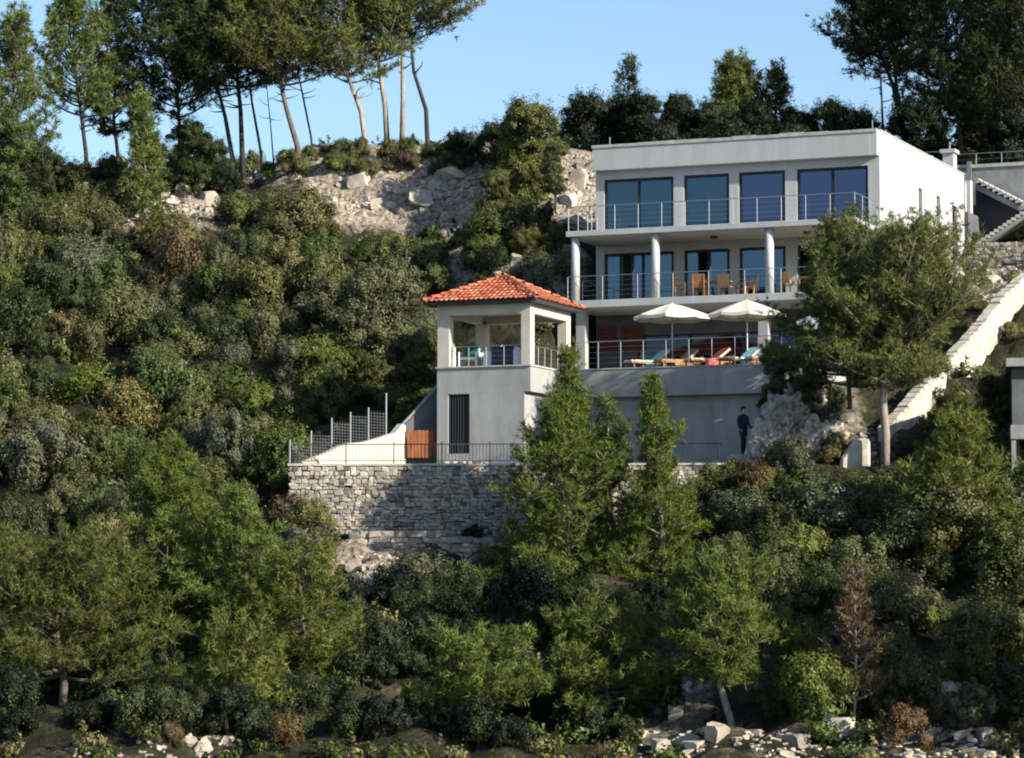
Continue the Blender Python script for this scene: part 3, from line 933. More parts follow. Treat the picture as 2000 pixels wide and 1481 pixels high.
for (xa, za, ta), (xb, zb, tb) in zip(fp, fp[1:]):
    m = MB()
    top = ta - .12; bot = za + .2
    n = max(2, int((xb - xa) / .14))
    for k in range(1, n):
        x = xa + (xb - xa) * k / n
        m.box(x - .0035, x + .0035, .354, .362, bot, top)
    zz = bot
    while zz < top + .01:
        m.box(xa + .03, xb - .03, .362, .37, zz - .0035, zz + .0035); zz += .11
    m.build('wire_panel', M['galv'], FN)

# wooden gate between the cream wall and the pavilion
gA = Vector((PB.x + .05, PB.y - .1)); gB = W(px0 - .03, py0 + .35, 0); gd = Vector((gB.x - gA.x, gB.y - gA.y)); gl = gd.length
GT = thing('wooden_gate', 'orange brown timber gate between the cream wall and the pavilion base', 'gate', (gA.x, gA.y, 9.9), math.atan2(gd.y, gd.x))
n = 9
for k in range(n):
    a = k * gl / n
    MB().box(a + .006, a + gl / n - .006, rnd.uniform(-.004, .004), .03, .02, 1.06 + rnd.uniform(-.01, .01)).build('plank', M['gatewood'], GT)
MB().box(.02, gl - .02, .032, .07, .2, .3).box(.02, gl - .02, .032, .07, .8, .9).build('gate_frame', M['gatewood'], GT)
# stair flank behind the gate, its shade put into a dark colour
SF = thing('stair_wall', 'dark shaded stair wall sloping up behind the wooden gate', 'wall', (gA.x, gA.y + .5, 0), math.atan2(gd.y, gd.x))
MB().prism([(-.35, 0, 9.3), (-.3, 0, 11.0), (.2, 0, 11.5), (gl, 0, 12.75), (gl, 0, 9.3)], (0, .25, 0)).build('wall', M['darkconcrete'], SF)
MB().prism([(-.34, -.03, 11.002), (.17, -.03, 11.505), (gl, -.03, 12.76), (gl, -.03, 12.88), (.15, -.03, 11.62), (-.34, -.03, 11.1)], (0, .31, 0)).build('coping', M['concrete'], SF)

# rubble on the terrace in front of the pavilion
for px, py, s in ((868, 888, .22), (885, 892, .2), (905, 880, .2), (918, 890, .18), (935, 893, .24), (876, 896, .15), (948, 895, .16)):
    p = pt(px, py, 115.6)
    o = new_obj('loose_stone', SV[rnd.randrange(12)])
    o.location = (p.x, p.y, 9.45 + s * .4); o.scale = (s * 1.6, s * 1.3, s); o.rotation_euler = (0, 0, rnd.uniform(0, 3))
    tag(o, dict(zip((868, 876, 885, 905, 918, 935, 948), ('leftmost', 'second from left', 'third from left', 'middle one', 'third from right', 'second from right', 'rightmost')))[px] + ' of the loose pale stones in front of the pavilion door', 'stone', 'loose stones in front of the pavilion door')

# ------------------------------------------------------------------ furniture
def to_house(name, label, cat, lx, ly, z, rz=0, group=None):
    p = W(lx, ly, z)
    return thing(name, label, cat, tuple(p), HZ + rz, group)

def lounger(lx, ly, rz, towel, lab):
    t = to_house('sun_lounger', lab, 'sun lounger', lx, ly, F0 + .002, rz, 'sun loungers in a row on the pool deck')
    m = MB()
    m.box(-.95, .95, -.33, -.28, .26, .32); m.box(-.95, .95, .28, .33, .26, .32)
    for k in range(8):
        x = -.92 + k * .155; m.box(x, x + .09, -.28, .28, .285, .31)
    m.build('frame', M['teak'], t)
    for sx in (-.85, .75):
        for sy in (-.3, .26):
            MB().box(sx, sx + .06, sy, sy + .045, 0, .26).build('leg', M['teak'], t)
    a = R(38)
    c, s = math.cos(a), math.sin(a)
    def slab(w, th, off, l0, l1, mm, nm):
        MB().prism([(.3 + l0 * c - off * s, -w, .32 + l0 * s + off * c), (.3 + l1 * c - off * s, -w, .32 + l1 * s + off * c),
                    (.3 + l1 * c - (off + th) * s, -w, .32 + l1 * s + (off + th) * c), (.3 + l0 * c - (off + th) * s, -w, .32 + l0 * s + (off + th) * c)], (0, 2 * w, 0)).build(nm, mm, t, bevel=.008)
    slab(.30, .03, 0, 0, .72, M['teak'], 'backrest')
    slab(.29, .07, .032, 0, .70, M['creamcloth'], 'back_cushion')
    MB().box(-.93, .29, -.29, .29, .322, .39).build('mattress', M['creamcloth'] if towel != 'tan' else M['tan'], t, bevel=.015)
    if towel != 'none':
        mm = M[towel]
        slab(.315, .012, .104, .06, .73, mm, 'towel')
        MB().box(-.30, .30, -.315, -.305, .14, .40).box(-.30, .32, -.315, .315, .392, .402).build('towel', mm, t)
        slab(.315, .012, -.26, .55, .735, mm, 'towel')
    return t
lounger(-6.50, -9.7, R(52), 'mint', 'sun lounger with a mint green towel, furthest left on the pool deck')
lounger(-5.35, -9.6, R(55), 'tan', 'sun lounger with a tan cushion between the mint and the red towels')
lounger(-4.05, -9.7, R(50), 'red', 'sun lounger with a bright red towel over its raised back')
lounger(-2.75, -9.7, R(62), 'teal', 'sun lounger with a turquoise towel to the right of the red one')
lounger(-1.65, -9.6, R(50), 'none', 'sun lounger with bare cream cushion beside the right end of the deck railing')

def parasol(lx, ly, rim, top, r, canvas, lab, rz=0, open_=True):
    t = to_house('parasol', lab, 'parasol', lx, ly, F0 + .002, rz, 'parasols on the pool deck' if canvas == 'canvas' else None)
    MB().tube([(0, 0, .06), (0, 0, top - F0 - .02)], .025, 8).build('pole', M['steel'], t)
    MB().tube([(0, 0, 0), (0, 0, .05), (0, 0, .09)], [.28, .27, .06], 14).build('base', M['concrete'], t)
    zr, zt = rim - F0, top - F0
    n = 8
    cv, cf = [(0, 0, zt)], []
    rings = 5
    sub = 4
    N = n * sub
    for j in range(1, rings + 1):
        f = j / rings
        for k in range(N):
            a = 2 * math.pi * k / N
            w = (k % sub) / sub
            edge = math.cos(math.pi / n) / math.cos((w - .5) * 2 * math.pi / n)
            rr = r * f * edge
            sag = .05 * f * math.sin(math.pi * w)
            z = zt + (zr - zt) * (f ** 1.15) - sag
            cv.append((rr * math.cos(a), rr * math.sin(a), z))
    for k in range(N):
        cf.append((0, 1 + k, 1 + (k + 1) % N))
    for j in range(rings - 1):
        for k in range(N):
            a = 1 + j * N + k; b = 1 + j * N + (k + 1) % N
            cf.append((a, a + N, b + N, b))
    o = len(cv)
    base = 1 + (rings - 1) * N
    for k in range(N):                       # valance
        x, y, z = cv[base + k]
        cv.append((x * 1.005, y * 1.005, z - .12))
    for k in range(N):
        cf.append((base + k, o + k, o + (k + 1) % N, base + (k + 1) % N))
    MB().add(cv, cf).build('canopy', M[canvas], t)
    for k in range(n):
        a = 2 * math.pi * k / n
        c, s = math.cos(a), math.sin(a)
        MB().bar((0, 0, zt - .05), (r * .97 * c, r * .97 * s, zr - .035), .018).build('rib', M['paleteak'], t)
        MB().bar((0, 0, zr - .35), (r * .5 * c, r * .5 * s, (zt + zr) / 2 - .06), .012).build('strut', M['paleteak'], t)
    MB().tube([(0, 0, zt - .01), (0, 0, zt + .07)], [.04, .015], 8).build('finial', M['paleteak'], t)
    return t
parasol(-5.75, -9.0, 15.56, 16.06, 1.52, 'canvas', 'open cream parasol above the mint and tan loungers, nearer the pavilion', rz=R(10))
parasol(-2.70, -9.0, 15.54, 16.08, 1.50, 'canvas', 'open cream parasol above the red and turquoise towels, beside the big pine', rz=R(22))
parasol(-.75, -7.2, 15.10, 15.55, 1.05, 'greycanvas', 'small shaded grey parasol half hidden behind the big pine', rz=R(5))

def wood_chair(lx, ly, rz, m, lab, z=F1):
    t = to_house('wooden_chair', lab, 'chair', lx, ly, z + .002, rz, 'teak chairs on the lower balcony')
    for k in range(5):
        y = -.22 + k * .09
        MB().box(-.23, .23, y, y + .075, .43, .455).build('seat_slat', M[m], t)
    for k in range(5):
        x = -.2 + k * .088
        MB().prism([(x, .20, .50), (x + .07, .20, .50), (x + .07, .30, .95), (x, .30, .95)], (0, .018, 0)).build('back_slat', M[m], t)
    MB().bar((-.24, .29, .93), (.24, .29, .93), .04, .07).build('top_rail', M[m], t)
    for sx in (-.235, .235):
        MB().bar((sx, -.22, 0), (sx, -.22, .65), .04).build('leg', M[m], t)
        MB().bar((sx, .20, 0), (sx, .31, .97), .04).build('leg', M[m], t)
        MB().bar((sx, -.25, .66), (sx, .27, .66), .05, .03).build('armrest', M[m], t)
    return t
def wood_table(lx, ly, rz, lab, w=1.0, d=.9, z=F1):
    t = to_house('wooden_table', lab, 'table', lx, ly, z + .002, rz)
    n = 8
    for k in range(n):
        y = -d / 2 + k * d / n
        MB().box(-w / 2, w / 2, y + .004, y + d / n - .004, .72, .75).build('plank', M['teak'], t)
    for sx in (-1, 1):
        for sy in (-1, 1):
            MB().box(sx * (w / 2 - .06) - .03, sx * (w / 2 - .06) + .03, sy * (d / 2 - .06) - .03, sy * (d / 2 - .06) + .03, 0, .72).build('leg', M['teak'], t)
    MB().box(-w / 2 + .09, w / 2 - .09, -d / 2 + .05, -d / 2 + .08, .64, .715).build('apron', M['teak'], t)
    return t
wood_chair(-7.75, -1.9, R(80), 'paleteak', 'pale teak armchair furthest left of the balcony dining group')
wood_chair(-7.15, -1.6, R(10), 'teak', 'dark teak armchair with its back to the left balcony table')
wood_table(-6.45, -1.5, 0, 'square teak table between the armchairs on the lower balcony')
wood_chair(-6.85, -2.4, R(185), 'teak', 'dark teak armchair on the railing side of the balcony table')
wood_chair(-5.80, -2.1, R(170), 'paleteak', 'pale teak chair with its sunlit back towards the balcony railing')
wood_chair(-5.45, -1.2, R(-70), 'teak', 'dark teak chair at the right side of the balcony table')
wood_chair(-4.95, -1.7, R(-60), 'paleteak', 'pale teak chair just left of the right round column')
wood_chair(-3.15, -1.9, R(150), 'paleteak', 'pale teak chair just right of the right round column')
wood_table(-2.35, -1.6, 0, 'square teak table beside the tree at the right of the balcony', .9, .9)
wood_chair(-1.6, -2.0, R(200), 'paleteak', 'pale teak chair half hidden by the big pine at the right of the balcony')

def resin_chair(lx, ly, rz, lab, cushion=None):
    t = to_house('garden_armchair', lab, 'armchair', lx, ly, 13.342, rz, 'white garden armchairs in the pavilion')
    MB().box(-.30, .30, -.28, .30, .30, .40).build('seat', M['resin'], t, bevel=.02)
    MB().prism([(-.30, .26, .40), (.30, .26, .40), (.28, .40, .86), (-.28, .40, .86)], (0, .05, 0)).build('backrest', M['resin'], t, bevel=.015)
    for s in (-1, 1):
        MB().box(min(s * .31, s * .37), max(s * .31, s * .37), -.30, .34, .0, .60).build('side_panel', M['resin'], t, bevel=.02)
    if cushion:
        MB().box(-.29, .29, -.27, .25, .402, .50).build('seat_cushion', M[cushion], t, bevel=.03)
        MB().prism([(-.27, .17, .50), (.27, .17, .50), (.26, .27, .90), (-.26, .27, .90)], (0, .09, 0)).build('back_cushion', M[cushion], t, bevel=.02)
    return t
resin_chair(-12.05, -14.3, R(5), 'white armchair with a dark green cushion at the left side of the pavilion', 'green')
resin_chair(-11.25, -14.2, R(-60), 'low white armchair in the middle of the pavilion beside the blue covered table')
resin_chair(-9.85, -14.4, R(-75), 'white armchair beside the front right column of the pavilion')
t = to_house('covered_table', 'table under a dark blue cloth in the middle of the pavilion', 'table', -10.55, -14.35, 13.342)
MB().box(-.42, .42, -.3, .3, .70, .74).build('tabletop', M['teak'], t)
vs, fs = [], []
N = 40
for k in range(N):
    u = k / N * 4; s = int(u); f = u - s
    cs = [(-.44, -.32), (.44, -.32), (.44, .32), (-.44, .32)]
    a, b = cs[s], cs[(s + 1) % 4]
    x = a[0] + (b[0] - a[0]) * f; y = a[1] + (b[1] - a[1]) * f
    w = 1 + .04 * math.sin(k * 2.1)
    vs += [(x, y, .75), (x * w, y * w, .05)]
for k in range(N):
    fs.append((2 * k, 2 * ((k + 1) % N), 2 * ((k + 1) % N) + 1, 2 * k + 1))
fs.append(tuple(range(0, 2 * N, 2)))
MB().add(vs, fs).build('tablecloth', M['bluecloth'], t)
for sx in (-.38, .34):
    for sy in (-.27, .23):
        MB().box(sx, sx + .04, sy, sy + .04, 0, .70).build('leg', M['teak'], t)
t = to_house('folded_parasol', 'folded white parasol leaning beside the front left column of the pavilion', 'parasol', -12.42, -14.95, 13.342)
MB().tube([(0, 0, .02), (0, 0, .15), (0, 0, .7), (0, 0, .8)], [.07, .085, .06, .02], 10).build('canopy', M['resin'], t)
MB().tube([(0, 0, 0), (0, 0, .9)], .018, 6).build('pole', M['paleteak'], t)

# person at the end of the pool wall
def person(p, rz, label):
    sk = [((0, 0, .98), .135), ((0, .01, 1.15), .125), ((0, .01, 1.34), .15), ((0, .0, 1.47), .075), ((0, -.02, 1.56), .06), ((0, -.03, 1.66), .098), ((0, -.02, 1.73), .085)]
    ed = [(0, 1), (1, 2), (2, 3), (3, 4), (4, 5), (5, 6)]
    def chain(root, pts):
        a = root
        for c, r in pts:
            sk.append((c, r)); ed.append((a, len(sk) - 1)); a = len(sk) - 1
        return a
    for sx in (-1, 1):
        f = .07 * sx
        chain(0, [((.10 * sx, 0, .90), .10), ((.11 * sx, -.02 + f, .50), .066), ((.11 * sx, .02 + f, .10), .045), ((.12 * sx, -.04 + f, .04), .045), ((.13 * sx, -.16 + f, .03), .035)])
        fw = -.22 if sx > 0 else -.08
        w = chain(2, [((.19 * sx, .01, 1.40), .07), ((.24 * sx, .0, 1.14), .047), ((.22 * sx, fw, .95), .035), ((.21 * sx, fw - .05, .90), .03)])
        for k in range(4):
            x = (.185 + .018 * k) * sx
            chain(w, [((x, fw - .09, .862 + .003 * k), .0095), ((x, fw - .105, .825), .0085)])
        chain(w, [((.18 * sx, fw - .06, .875), .0095), ((.172 * sx, fw - .085, .85), .0085)])
    me = bpy.data.meshes.new('body')
    me.from_pydata([c for c, _ in sk], ed, [])
    o = new_obj('person', me)
    md = o.modifiers.new('skin', 'SKIN'); md.use_smooth_shade = True
    for v, (_, r) in zip(me.skin_vertices[0].data, sk): v.radius = (r, r)
    me.skin_vertices[0].data[0].use_root = True
    sb = o.modifiers.new('sub', 'SUBSURF'); sb.levels = 1; sb.render_levels = 1
    bpy.context.view_layer.update()
    dg = bpy.context.evaluated_depsgraph_get()
    m2 = bpy.data.meshes.new_from_object(o.evaluated_get(dg))
    o.modifiers.clear(); o.data = m2
    m2.materials.clear()
    for nm in ('skin', 'navy', 'trouser'): m2.materials.append(M[nm])
    for f in m2.polygons:
        z = f.center.z
        f.material_index = 2 if z < .93 and abs(f.center.x) < .175 else (0 if z > 1.5 or z < .925 else 1)
        f.use_smooth = True
    o.location = p; o.rotation_euler = (0, 0, rz)
    tag(o, label, 'person')
    h = MB().tube([(0, .0, 1.64), (0, .0, 1.71), (0, -.01, 1.77), (0, -.01, 1.795)], [.088, .108, .085, .03], 12).build('hair', M['hair'], o, smooth=True)
    for sx in (-1, 1):
        MB().tube([(.034 * sx, -.118, 1.665), (.034 * sx, -.128, 1.665)], .010, 6).build('eye', M['hair'], o)
    MB().bar((0, -.12, 1.66), (0, -.142, 1.63), .022).build('nose', M['skin'], o)
    MB().box(-.025, .025, -.126, -.118, 1.598, 1.606).build('mouth', M['red'], o)
    return o
M['skin'] = simple('skin', (.45, .27, .19), .6); M['navy'] = simple('navy_jacket', (.012, .018, .05), .8)
M['trouser'] = simple('dark_trousers', (.02, .022, .03), .85); M['hair'] = simple('dark_hair', (.02, .014, .01), .7)
pp_ = pt(1452, 880, 115.5)
person((pp_.x, pp_.y, 9.85), R(35), 'person in dark navy clothing standing at the right end of the pool wall')
st_ = MB().box(-.55, .55, -.45, .45, -.6, 0).build('stone_step', M['coping'], bevel=.04)
st_.location = (pp_.x, pp_.y, 9.848); tag(st_, 'low stone step under the person at the end of the pool wall', 'step')

# ------------------------------------------------------------------ structures right of the house
# boundary wall coming down the slope, lit on its outer side
def slope_wall(name, label, pts, th, mt_, cap=None, cat='wall'):
    """pts: list of (x, y, ztop, zbottom)"""
    t = thing(name, label, cat, (0, 0, 0))
    m = MB()
    vs, fs = [], []
    for (x, y, zt, zb) in pts:
        vs += [(x, y, zb), (x, y, zt), (x - th * .86, y + th * .5, zt), (x - th * .86, y + th * .5, zb)]
    n = len(pts)
    for i in range(n - 1):
        a = 4 * i; b = a + 4
        for k in range(4):
            fs.append((a + k, a + (k + 1) % 4, b + (k + 1) % 4, b + k))
    fs.append((3, 2, 1, 0)); fs.append((4 * n - 4, 4 * n - 3, 4 * n - 2, 4 * n - 1))
    m.add(vs, fs).build('wall', M[mt_], t)
    return t
q = []
for px, pyt, pyb, Y in BWL:
    a = pt(px, pyt, Y); b = pt(px, pyb, Y)
    q.append((a.x, a.y, a.z, b.z - .8))
slope_wall('boundary_wall', 'long cream boundary wall running down the slope from the right edge to the big pine trunk', q, .4, 'roughcream')
_wb = scene.objects['boundary_wall']
for (x0_, y0_, z0_, _a), (x1_, y1_, z1_, _b) in zip(q, q[1:]):
    for k in range(4):
        f0, f1 = k / 4 + .02, (k + 1) / 4 - .01
        A0 = Vector((x0_ + (x1_ - x0_) * f0 - .17, y0_ + (y1_ - y0_) * f0 + .1, z0_ + (z1_ - z0_) * f0 + rnd.uniform(.0, .07)))
        A1 = Vector((x0_ + (x1_ - x0_) * f1 - .17, y0_ + (y1_ - y0_) * f1 + .1, z0_ + (z1_ - z0_) * f1 + rnd.uniform(.0, .07)))
        MB().bar(A0, A1, .46, .16).build('coping_stone', M['roughcream'], _wb, bevel=.02)
# block of pale wall left of the pine trunk
a = pt(1642, 902, 113); b = pt(1700, 853, 113)
t = thing('pale_wall_end', 'short pale rubble wall end standing left of the big pine trunk', 'wall', (a.x, a.y, 0))
MB().prism([(0, 0, a.z - 1), (b.x - a.x, 0, a.z - 1), (b.x - a.x, 0, b.z), (.5, 0, b.z - .1), (0, 0, a.z + .1)], (0, .5, 0)).build('wall', M['roughcream'], t, bevel=.09)
# concrete stair behind the house
ST = thing('outside_stair', 'grey concrete switchback stair rising behind the right side of the house', 'stairs', (HC.x, HC.y, 0), HZ)
def hp(px, py, ly):
    """house-frame x and z of a picture point on the plane ly"""
    a, b = ray(px, py)
    d = Vector((a, 1, b))
    t = (ly + st * HC.x + ct * HC.y) / (st * d.x + ct * d.y)
    X, Y, Z = d.x * t, t, EYE + d.z * t
    return ct * (X - HC.x) - st * (Y - HC.y), Z
def flight(p0, p1, ly, w, nsteps, nm, wm='concrete', nose=False):
    x0, z0 = hp(*p0, ly); x1, z1 = hp(*p1, ly)
    dx, dz = (x1 - x0) / nsteps, (z1 - z0) / nsteps
    for k in range(nsteps):
        MB().box(min(x0 + k * dx, x0 + (k + 1) * dx), max(x0 + k * dx, x0 + (k + 1) * dx), ly, ly + w, z0 + k * dz - .14, z0 + k * dz).build(nm, M['coping'], ST)
        if nose:
            MB().box(x0 + (k + .3) * dx - .09, x0 + (k + .3) * dx + .09, ly - .06, ly + w, z0 + k * dz + .002, z0 + k * dz + .07).build('tread_slab', M['plaster'], ST)
    MB().prism([(x0, ly + .1, z0 - .14), (x1, ly + .1, z1 - .14), (x1, ly + .1, z1 - .42), (x0, ly + .1, z0 - .42)], (0, w - .2, 0)).build('stringer', M[wm], ST)
flight((1905, 352), (2005, 402), 16.8, 1.2, 9, 'step', nose=True)
flight((1908, 470), (2000, 408), 15.4, 1.2, 11, 'step')
x0, z0 = hp(1990, 402, 15.4); 
MB().box(x0, x0 + 2.6, 15.4, 18.0, z0 - .2, z0).build('landing', M['concrete'], ST)
xd0, zd0 = hp(1900, 360, 17.4); xd1, zd1 = hp(2040, 478, 17.4); _, zm = hp(1990, 408, 17.4)
MB().prism([(xd0, 17.9, zd1 - .2), (xd1, 17.9, zd1 - .2), (xd1, 17.9, zm - .1), (hp(1990, 408, 17.4)[0], 17.9, zm), (xd0, 17.9, zd0)], (0, .3, 0)).build('shade_panel', M['darkback'], ST)  # dark panel added where there is only shade under the stair
MB().box(xd1 - 3.2, xd1 - 3.0, 15.2, 17.9, zd1 - .2, zm - .3).build('side_wall', M['darkconcrete'], ST)  # added wall, its dark colour imitating shade beneath the flights
x0, z0 = hp(1903, 345, 18.2)
xb, zb = hp(2100, 500, 18.2)
BW = thing('concrete_retaining_wall', 'weathered grey concrete retaining wall with a railing above the outside stair', 'wall', (HC.x, HC.y, 0), HZ)
_, zt = hp(1950, 326, 18.4)
MB().box(x0 - 1.2, x0 + 14, 18.4, 18.8, zb - 1, zt).build('wall', M['concrete'], BW)
for k in range(6):
    MB().box(x0 - 1.2 + k * 2.0, x0 - 1.2 + k * 2.0 + 1.985, 18.32, 18.9, zt + .002, zt + .16 + rnd.uniform(0, .015)).build('coping', M['coping'], BW)
railing('railing', [(x0 - 1.2, 18.6), (x0 + 12, 18.6)], zt + .16, along((x0 - 1.2, 18.6), (x0 + 12, 18.6), 1.25), top=.55, wires=1, parent=BW)
railing('railing', [(-6.5, 17.3), (x0 - 1.2, 17.3)], 24.6, along((-3.0, 17.3), (x0 - 1.2, 17.3), 1.0), top=.8, wires=1, parent=BW)
MB().box(-6.5, x0 - 1.21, 17.1, 17.5, 22, 24.6).build('wall', M['mortar'], BW)
MB().box(x0 - .35, x0 - .15, 18.2, 18.31, 20, zt + .3).build('post', M['galv'], BW)
# stone wall under the stair
xa, za = hp(1893, 478, 14.9); xb, zb = hp(2100, 520, 14.9)
p = W(xa, 14.9, 0)
SW2 = thing('stone_yard_wall', 'low dark jointed stone wall beneath the outside stair at the right of the house', 'stone wall', (p.x, p.y, 0), HZ)
MB().box(0, xb - xa, .12, .5, zb - 1.2, za - .03).build('wall_core', M['mortar'], SW2)
masonry(SW2, xb - xa, lambda x: 99, (.12, .2), (.18, .36), .24, 150, za, zb - .3, proud=.05)

# neighbouring building at the right edge
NB = thing('neighbouring_house', 'dark grey neighbouring building with projecting slab roof cut by the right edge', 'house', tuple(pt(1968, 715, 110)[:2]) + (0,), R(-8))
def nbz(py): return pt(1968, py, 110).z
MB().box(-.05, 5, -.1, 6, nbz(716), nbz(700)).build('roof_slab', M['concrete'], NB)
MB().box(.15, 5, .35, .6, nbz(830), nbz(717)).build('wall', M['darkconcrete'], NB)
MB().box(.15, .4, .61, 6, nbz(1000), nbz(717)).build('wall', M['darkconcrete'], NB)
MB().box(.08, 5, -.1, 6, nbz(858), nbz(830.5)).build('floor_slab', M['concrete'], NB)
MB().box(.1, .26, -.05, .12, nbz(1010), nbz(859)).build('post', M['concrete'], NB)
MB().box(.41, 5, 1.6, 1.9, nbz(1000), nbz(859)).build('wall', M['redwood'], NB)

# ------------------------------------------------------------------ foliage generators
def unit(n, g=rng):
    v = g.normal(size=(n, 3))
    return v / np.linalg.norm(v, axis=1)[:, None]

def leaf_quads(c, nrm, ln, wd, g):
    """diamond leaves at c facing roughly nrm"""
    n = len(c)
    r = unit(n, g)
    nn = nrm + r * .5
    nn /= np.linalg.norm(nn, axis=1)[:, None]
    a = np.cross(nn, unit(n, g)); a /= np.linalg.norm(a, axis=1)[:, None]
    b = np.cross(nn, a)
    l = (ln * g.uniform(.6, 1.3, n))[:, None]; w = (wd * g.uniform(.7, 1.3, n))[:, None]
    v = np.stack([c - a * l / 2, c - b * w / 2 + nn * w * .15, c + a * l / 2, c + b * w / 2 + nn * w * .15], 1).reshape(-1, 3)
    f = np.arange(4 * n).reshape(-1, 4)
    return v, f

def lobed_points(g, n, lobes, lr, zsc, zoff, inner=.25, spread=.78):
    """points on a cloud of clumps inside a unit dome; returns points and normals"""
    d = unit(lobes, g)
    d[:, 2] = np.abs(d[:, 2]) * 1.0 - .15
    rad = g.uniform(.35, 1, lobes)[:, None] ** .6 * spread
    cen = d * rad
    cen[0] = (0, 0, .2)
    cen[:, 0] *= g.uniform(.7, 1.15); cen[:, 2] *= g.uniform(.9, 1.2)
    rr = g.uniform(.45, 1.3, lobes) * lr
    k = g.integers(0, lobes, n)
    # clumps within a lobe
    sub = 9
    sd = unit(lobes * sub, g).reshape(lobes, sub, 3)
    s = g.integers(0, sub, n)
    u = unit(n, g)
    clump = g.random(n) < .7
    dirn = np.where(clump[:, None], sd[k, s] + u * .42, u)
    dirn /= np.linalg.norm(dirn, axis=1)[:, None]
    q = np.where(g.random(n) < inner, g.uniform(.3, .9, n), g.uniform(.88, 1.12, n))
    p = cen[k] + dirn * (rr[k] * q)[:, None]
    p[:, 2] = p[:, 2] * zsc + zoff
    return p, dirn

def shrub_mesh(name, seed, n, ln, wd, lobes=12, lr=.36, zsc=.95, zoff=.38, inner=.25, ns=60):
    g = np.random.default_rng(seed)
    p, nr = lobed_points(g, n, lobes, lr, zsc, zoff, inner)
    # shoots sticking out
    d = unit(ns, g); d[:, 2] = np.abs(d[:, 2]) + .3
    d /= np.linalg.norm(d, axis=1)[:, None]
    t = g.uniform(.6, 1.0, (ns, 22)) * g.uniform(.95, 1.38, ns)[:, None]
    sp = d[:, None] * t[..., None] * np.array([.85, .85, .95]) + g.normal(0, .04, (ns, 22, 3))
    sp = sp.reshape(-1, 3); sp[:, 2] += zoff * .6
    p = np.r_[p, sp]; nr = np.r_[nr, np.repeat(d, 22, 0)]
    keep = p[:, 2] > -.25
    v, f = leaf_quads(p[keep], nr[keep], ln, wd, g)
    return np_mesh(name, v, f, M['leaf'])

def stems_mesh(name, seed, m='darkbark'):
    r = random.Random(seed); b = MB()
    for k in range(5):
        a = r.uniform(0, 6.28)
        pts = [(0, 0, -.4)]
        x = y = 0; z = -.4
        for j in range(4):
            x += math.cos(a) * .12 * r.uniform(.5, 1.5); y += math.sin(a) * .12 * r.uniform(.5, 1.5); z += .27
            a += r.uniform(-.6, .6); pts.append((x, y, z))
        b.tube(pts, [.045, .035, .028, .02, .01], 5)
    return b.mesh(name, M[m])
SH = [shrub_mesh('crown', 100 + k, 13000, .066, .038, lobes=[15, 19, 13, 22, 16, 14, 18][k], lr=[.33, .29, .36, .27, .31, .34, .30][k], zsc=[.95, 1.1, .85, 1.0, 1.2, .9, 1.05][k]) for k in range(7)]
STM = [stems_mesh('stems', 5 + k) for k in range(3)]
BIG = [shrub_mesh('crown', 200 + k, 20000, .056, .034, lobes=30 + 5 * k, lr=.235, zsc=.95, zoff=.25, inner=.3) for k in range(3)]

TONE = {'olive': (.112, .120, .043), 'grey': (.104, .112, .062), 'dark': (.042, .058, .023), 'bright': (.128, .160, .036),
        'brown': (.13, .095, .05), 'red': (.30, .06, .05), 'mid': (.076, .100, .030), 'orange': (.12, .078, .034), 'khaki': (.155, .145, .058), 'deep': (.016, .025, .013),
        'pine': (.098, .124, .034), 'pinelit': (.122, .150, .040)}
def tone(t, j=.14):
    c = TONE[t]; f = 1 + rnd.uniform(-j, j)
    return (c[0] * f * (1 + rnd.uniform(-.08, .08)), c[1] * f, c[2] * f * (1 + rnd.uniform(-.15, .15)), 1)

def shrub(p, r, tn, label, group=None, name='evergreen_shrub', hs=1.0, cat='shrub', mesh=None):
    o = new_obj(name, None)
    o.location = p
    o.rotation_euler = (rnd.uniform(-.33, .33), rnd.uniform(-.33, .33), rnd.uniform(0, 6.28))
    o.scale = (r * rnd.uniform(.75, 1.15), r * rnd.uniform(.75, 1.15), r * hs * rnd.uniform(.85, 1.12))
    tag(o, label, cat, group)
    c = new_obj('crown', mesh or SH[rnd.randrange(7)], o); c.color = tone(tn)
    new_obj('stems', STM[rnd.randrange(3)], o)
    return o

# pines ------------------------------------------------------------
def tufts(pts, dirs, k, ln, wd, g):
    n = len(pts)
    P_ = np.repeat(pts, k, 0); D = np.repeat(dirs, k, 0)
    d = D * .55 + unit(n * k, g) * .85
    d /= np.linalg.norm(d, axis=1)[:, None]
    s = np.cross(d, unit(n * k, g)); s /= np.linalg.norm(s, axis=1)[:, None]
    l = (ln * g.uniform(.6, 1.25, n * k))[:, None]
    P_ = P_ + unit(n * k, g) * (ln * .25)
    w = wd / 2
    v = np.stack([P_ - s * w, P_ + s * w, P_ + d * l], 1).reshape(-1, 3)
    return v, np.arange(3 * n * k).reshape(-1, 3)

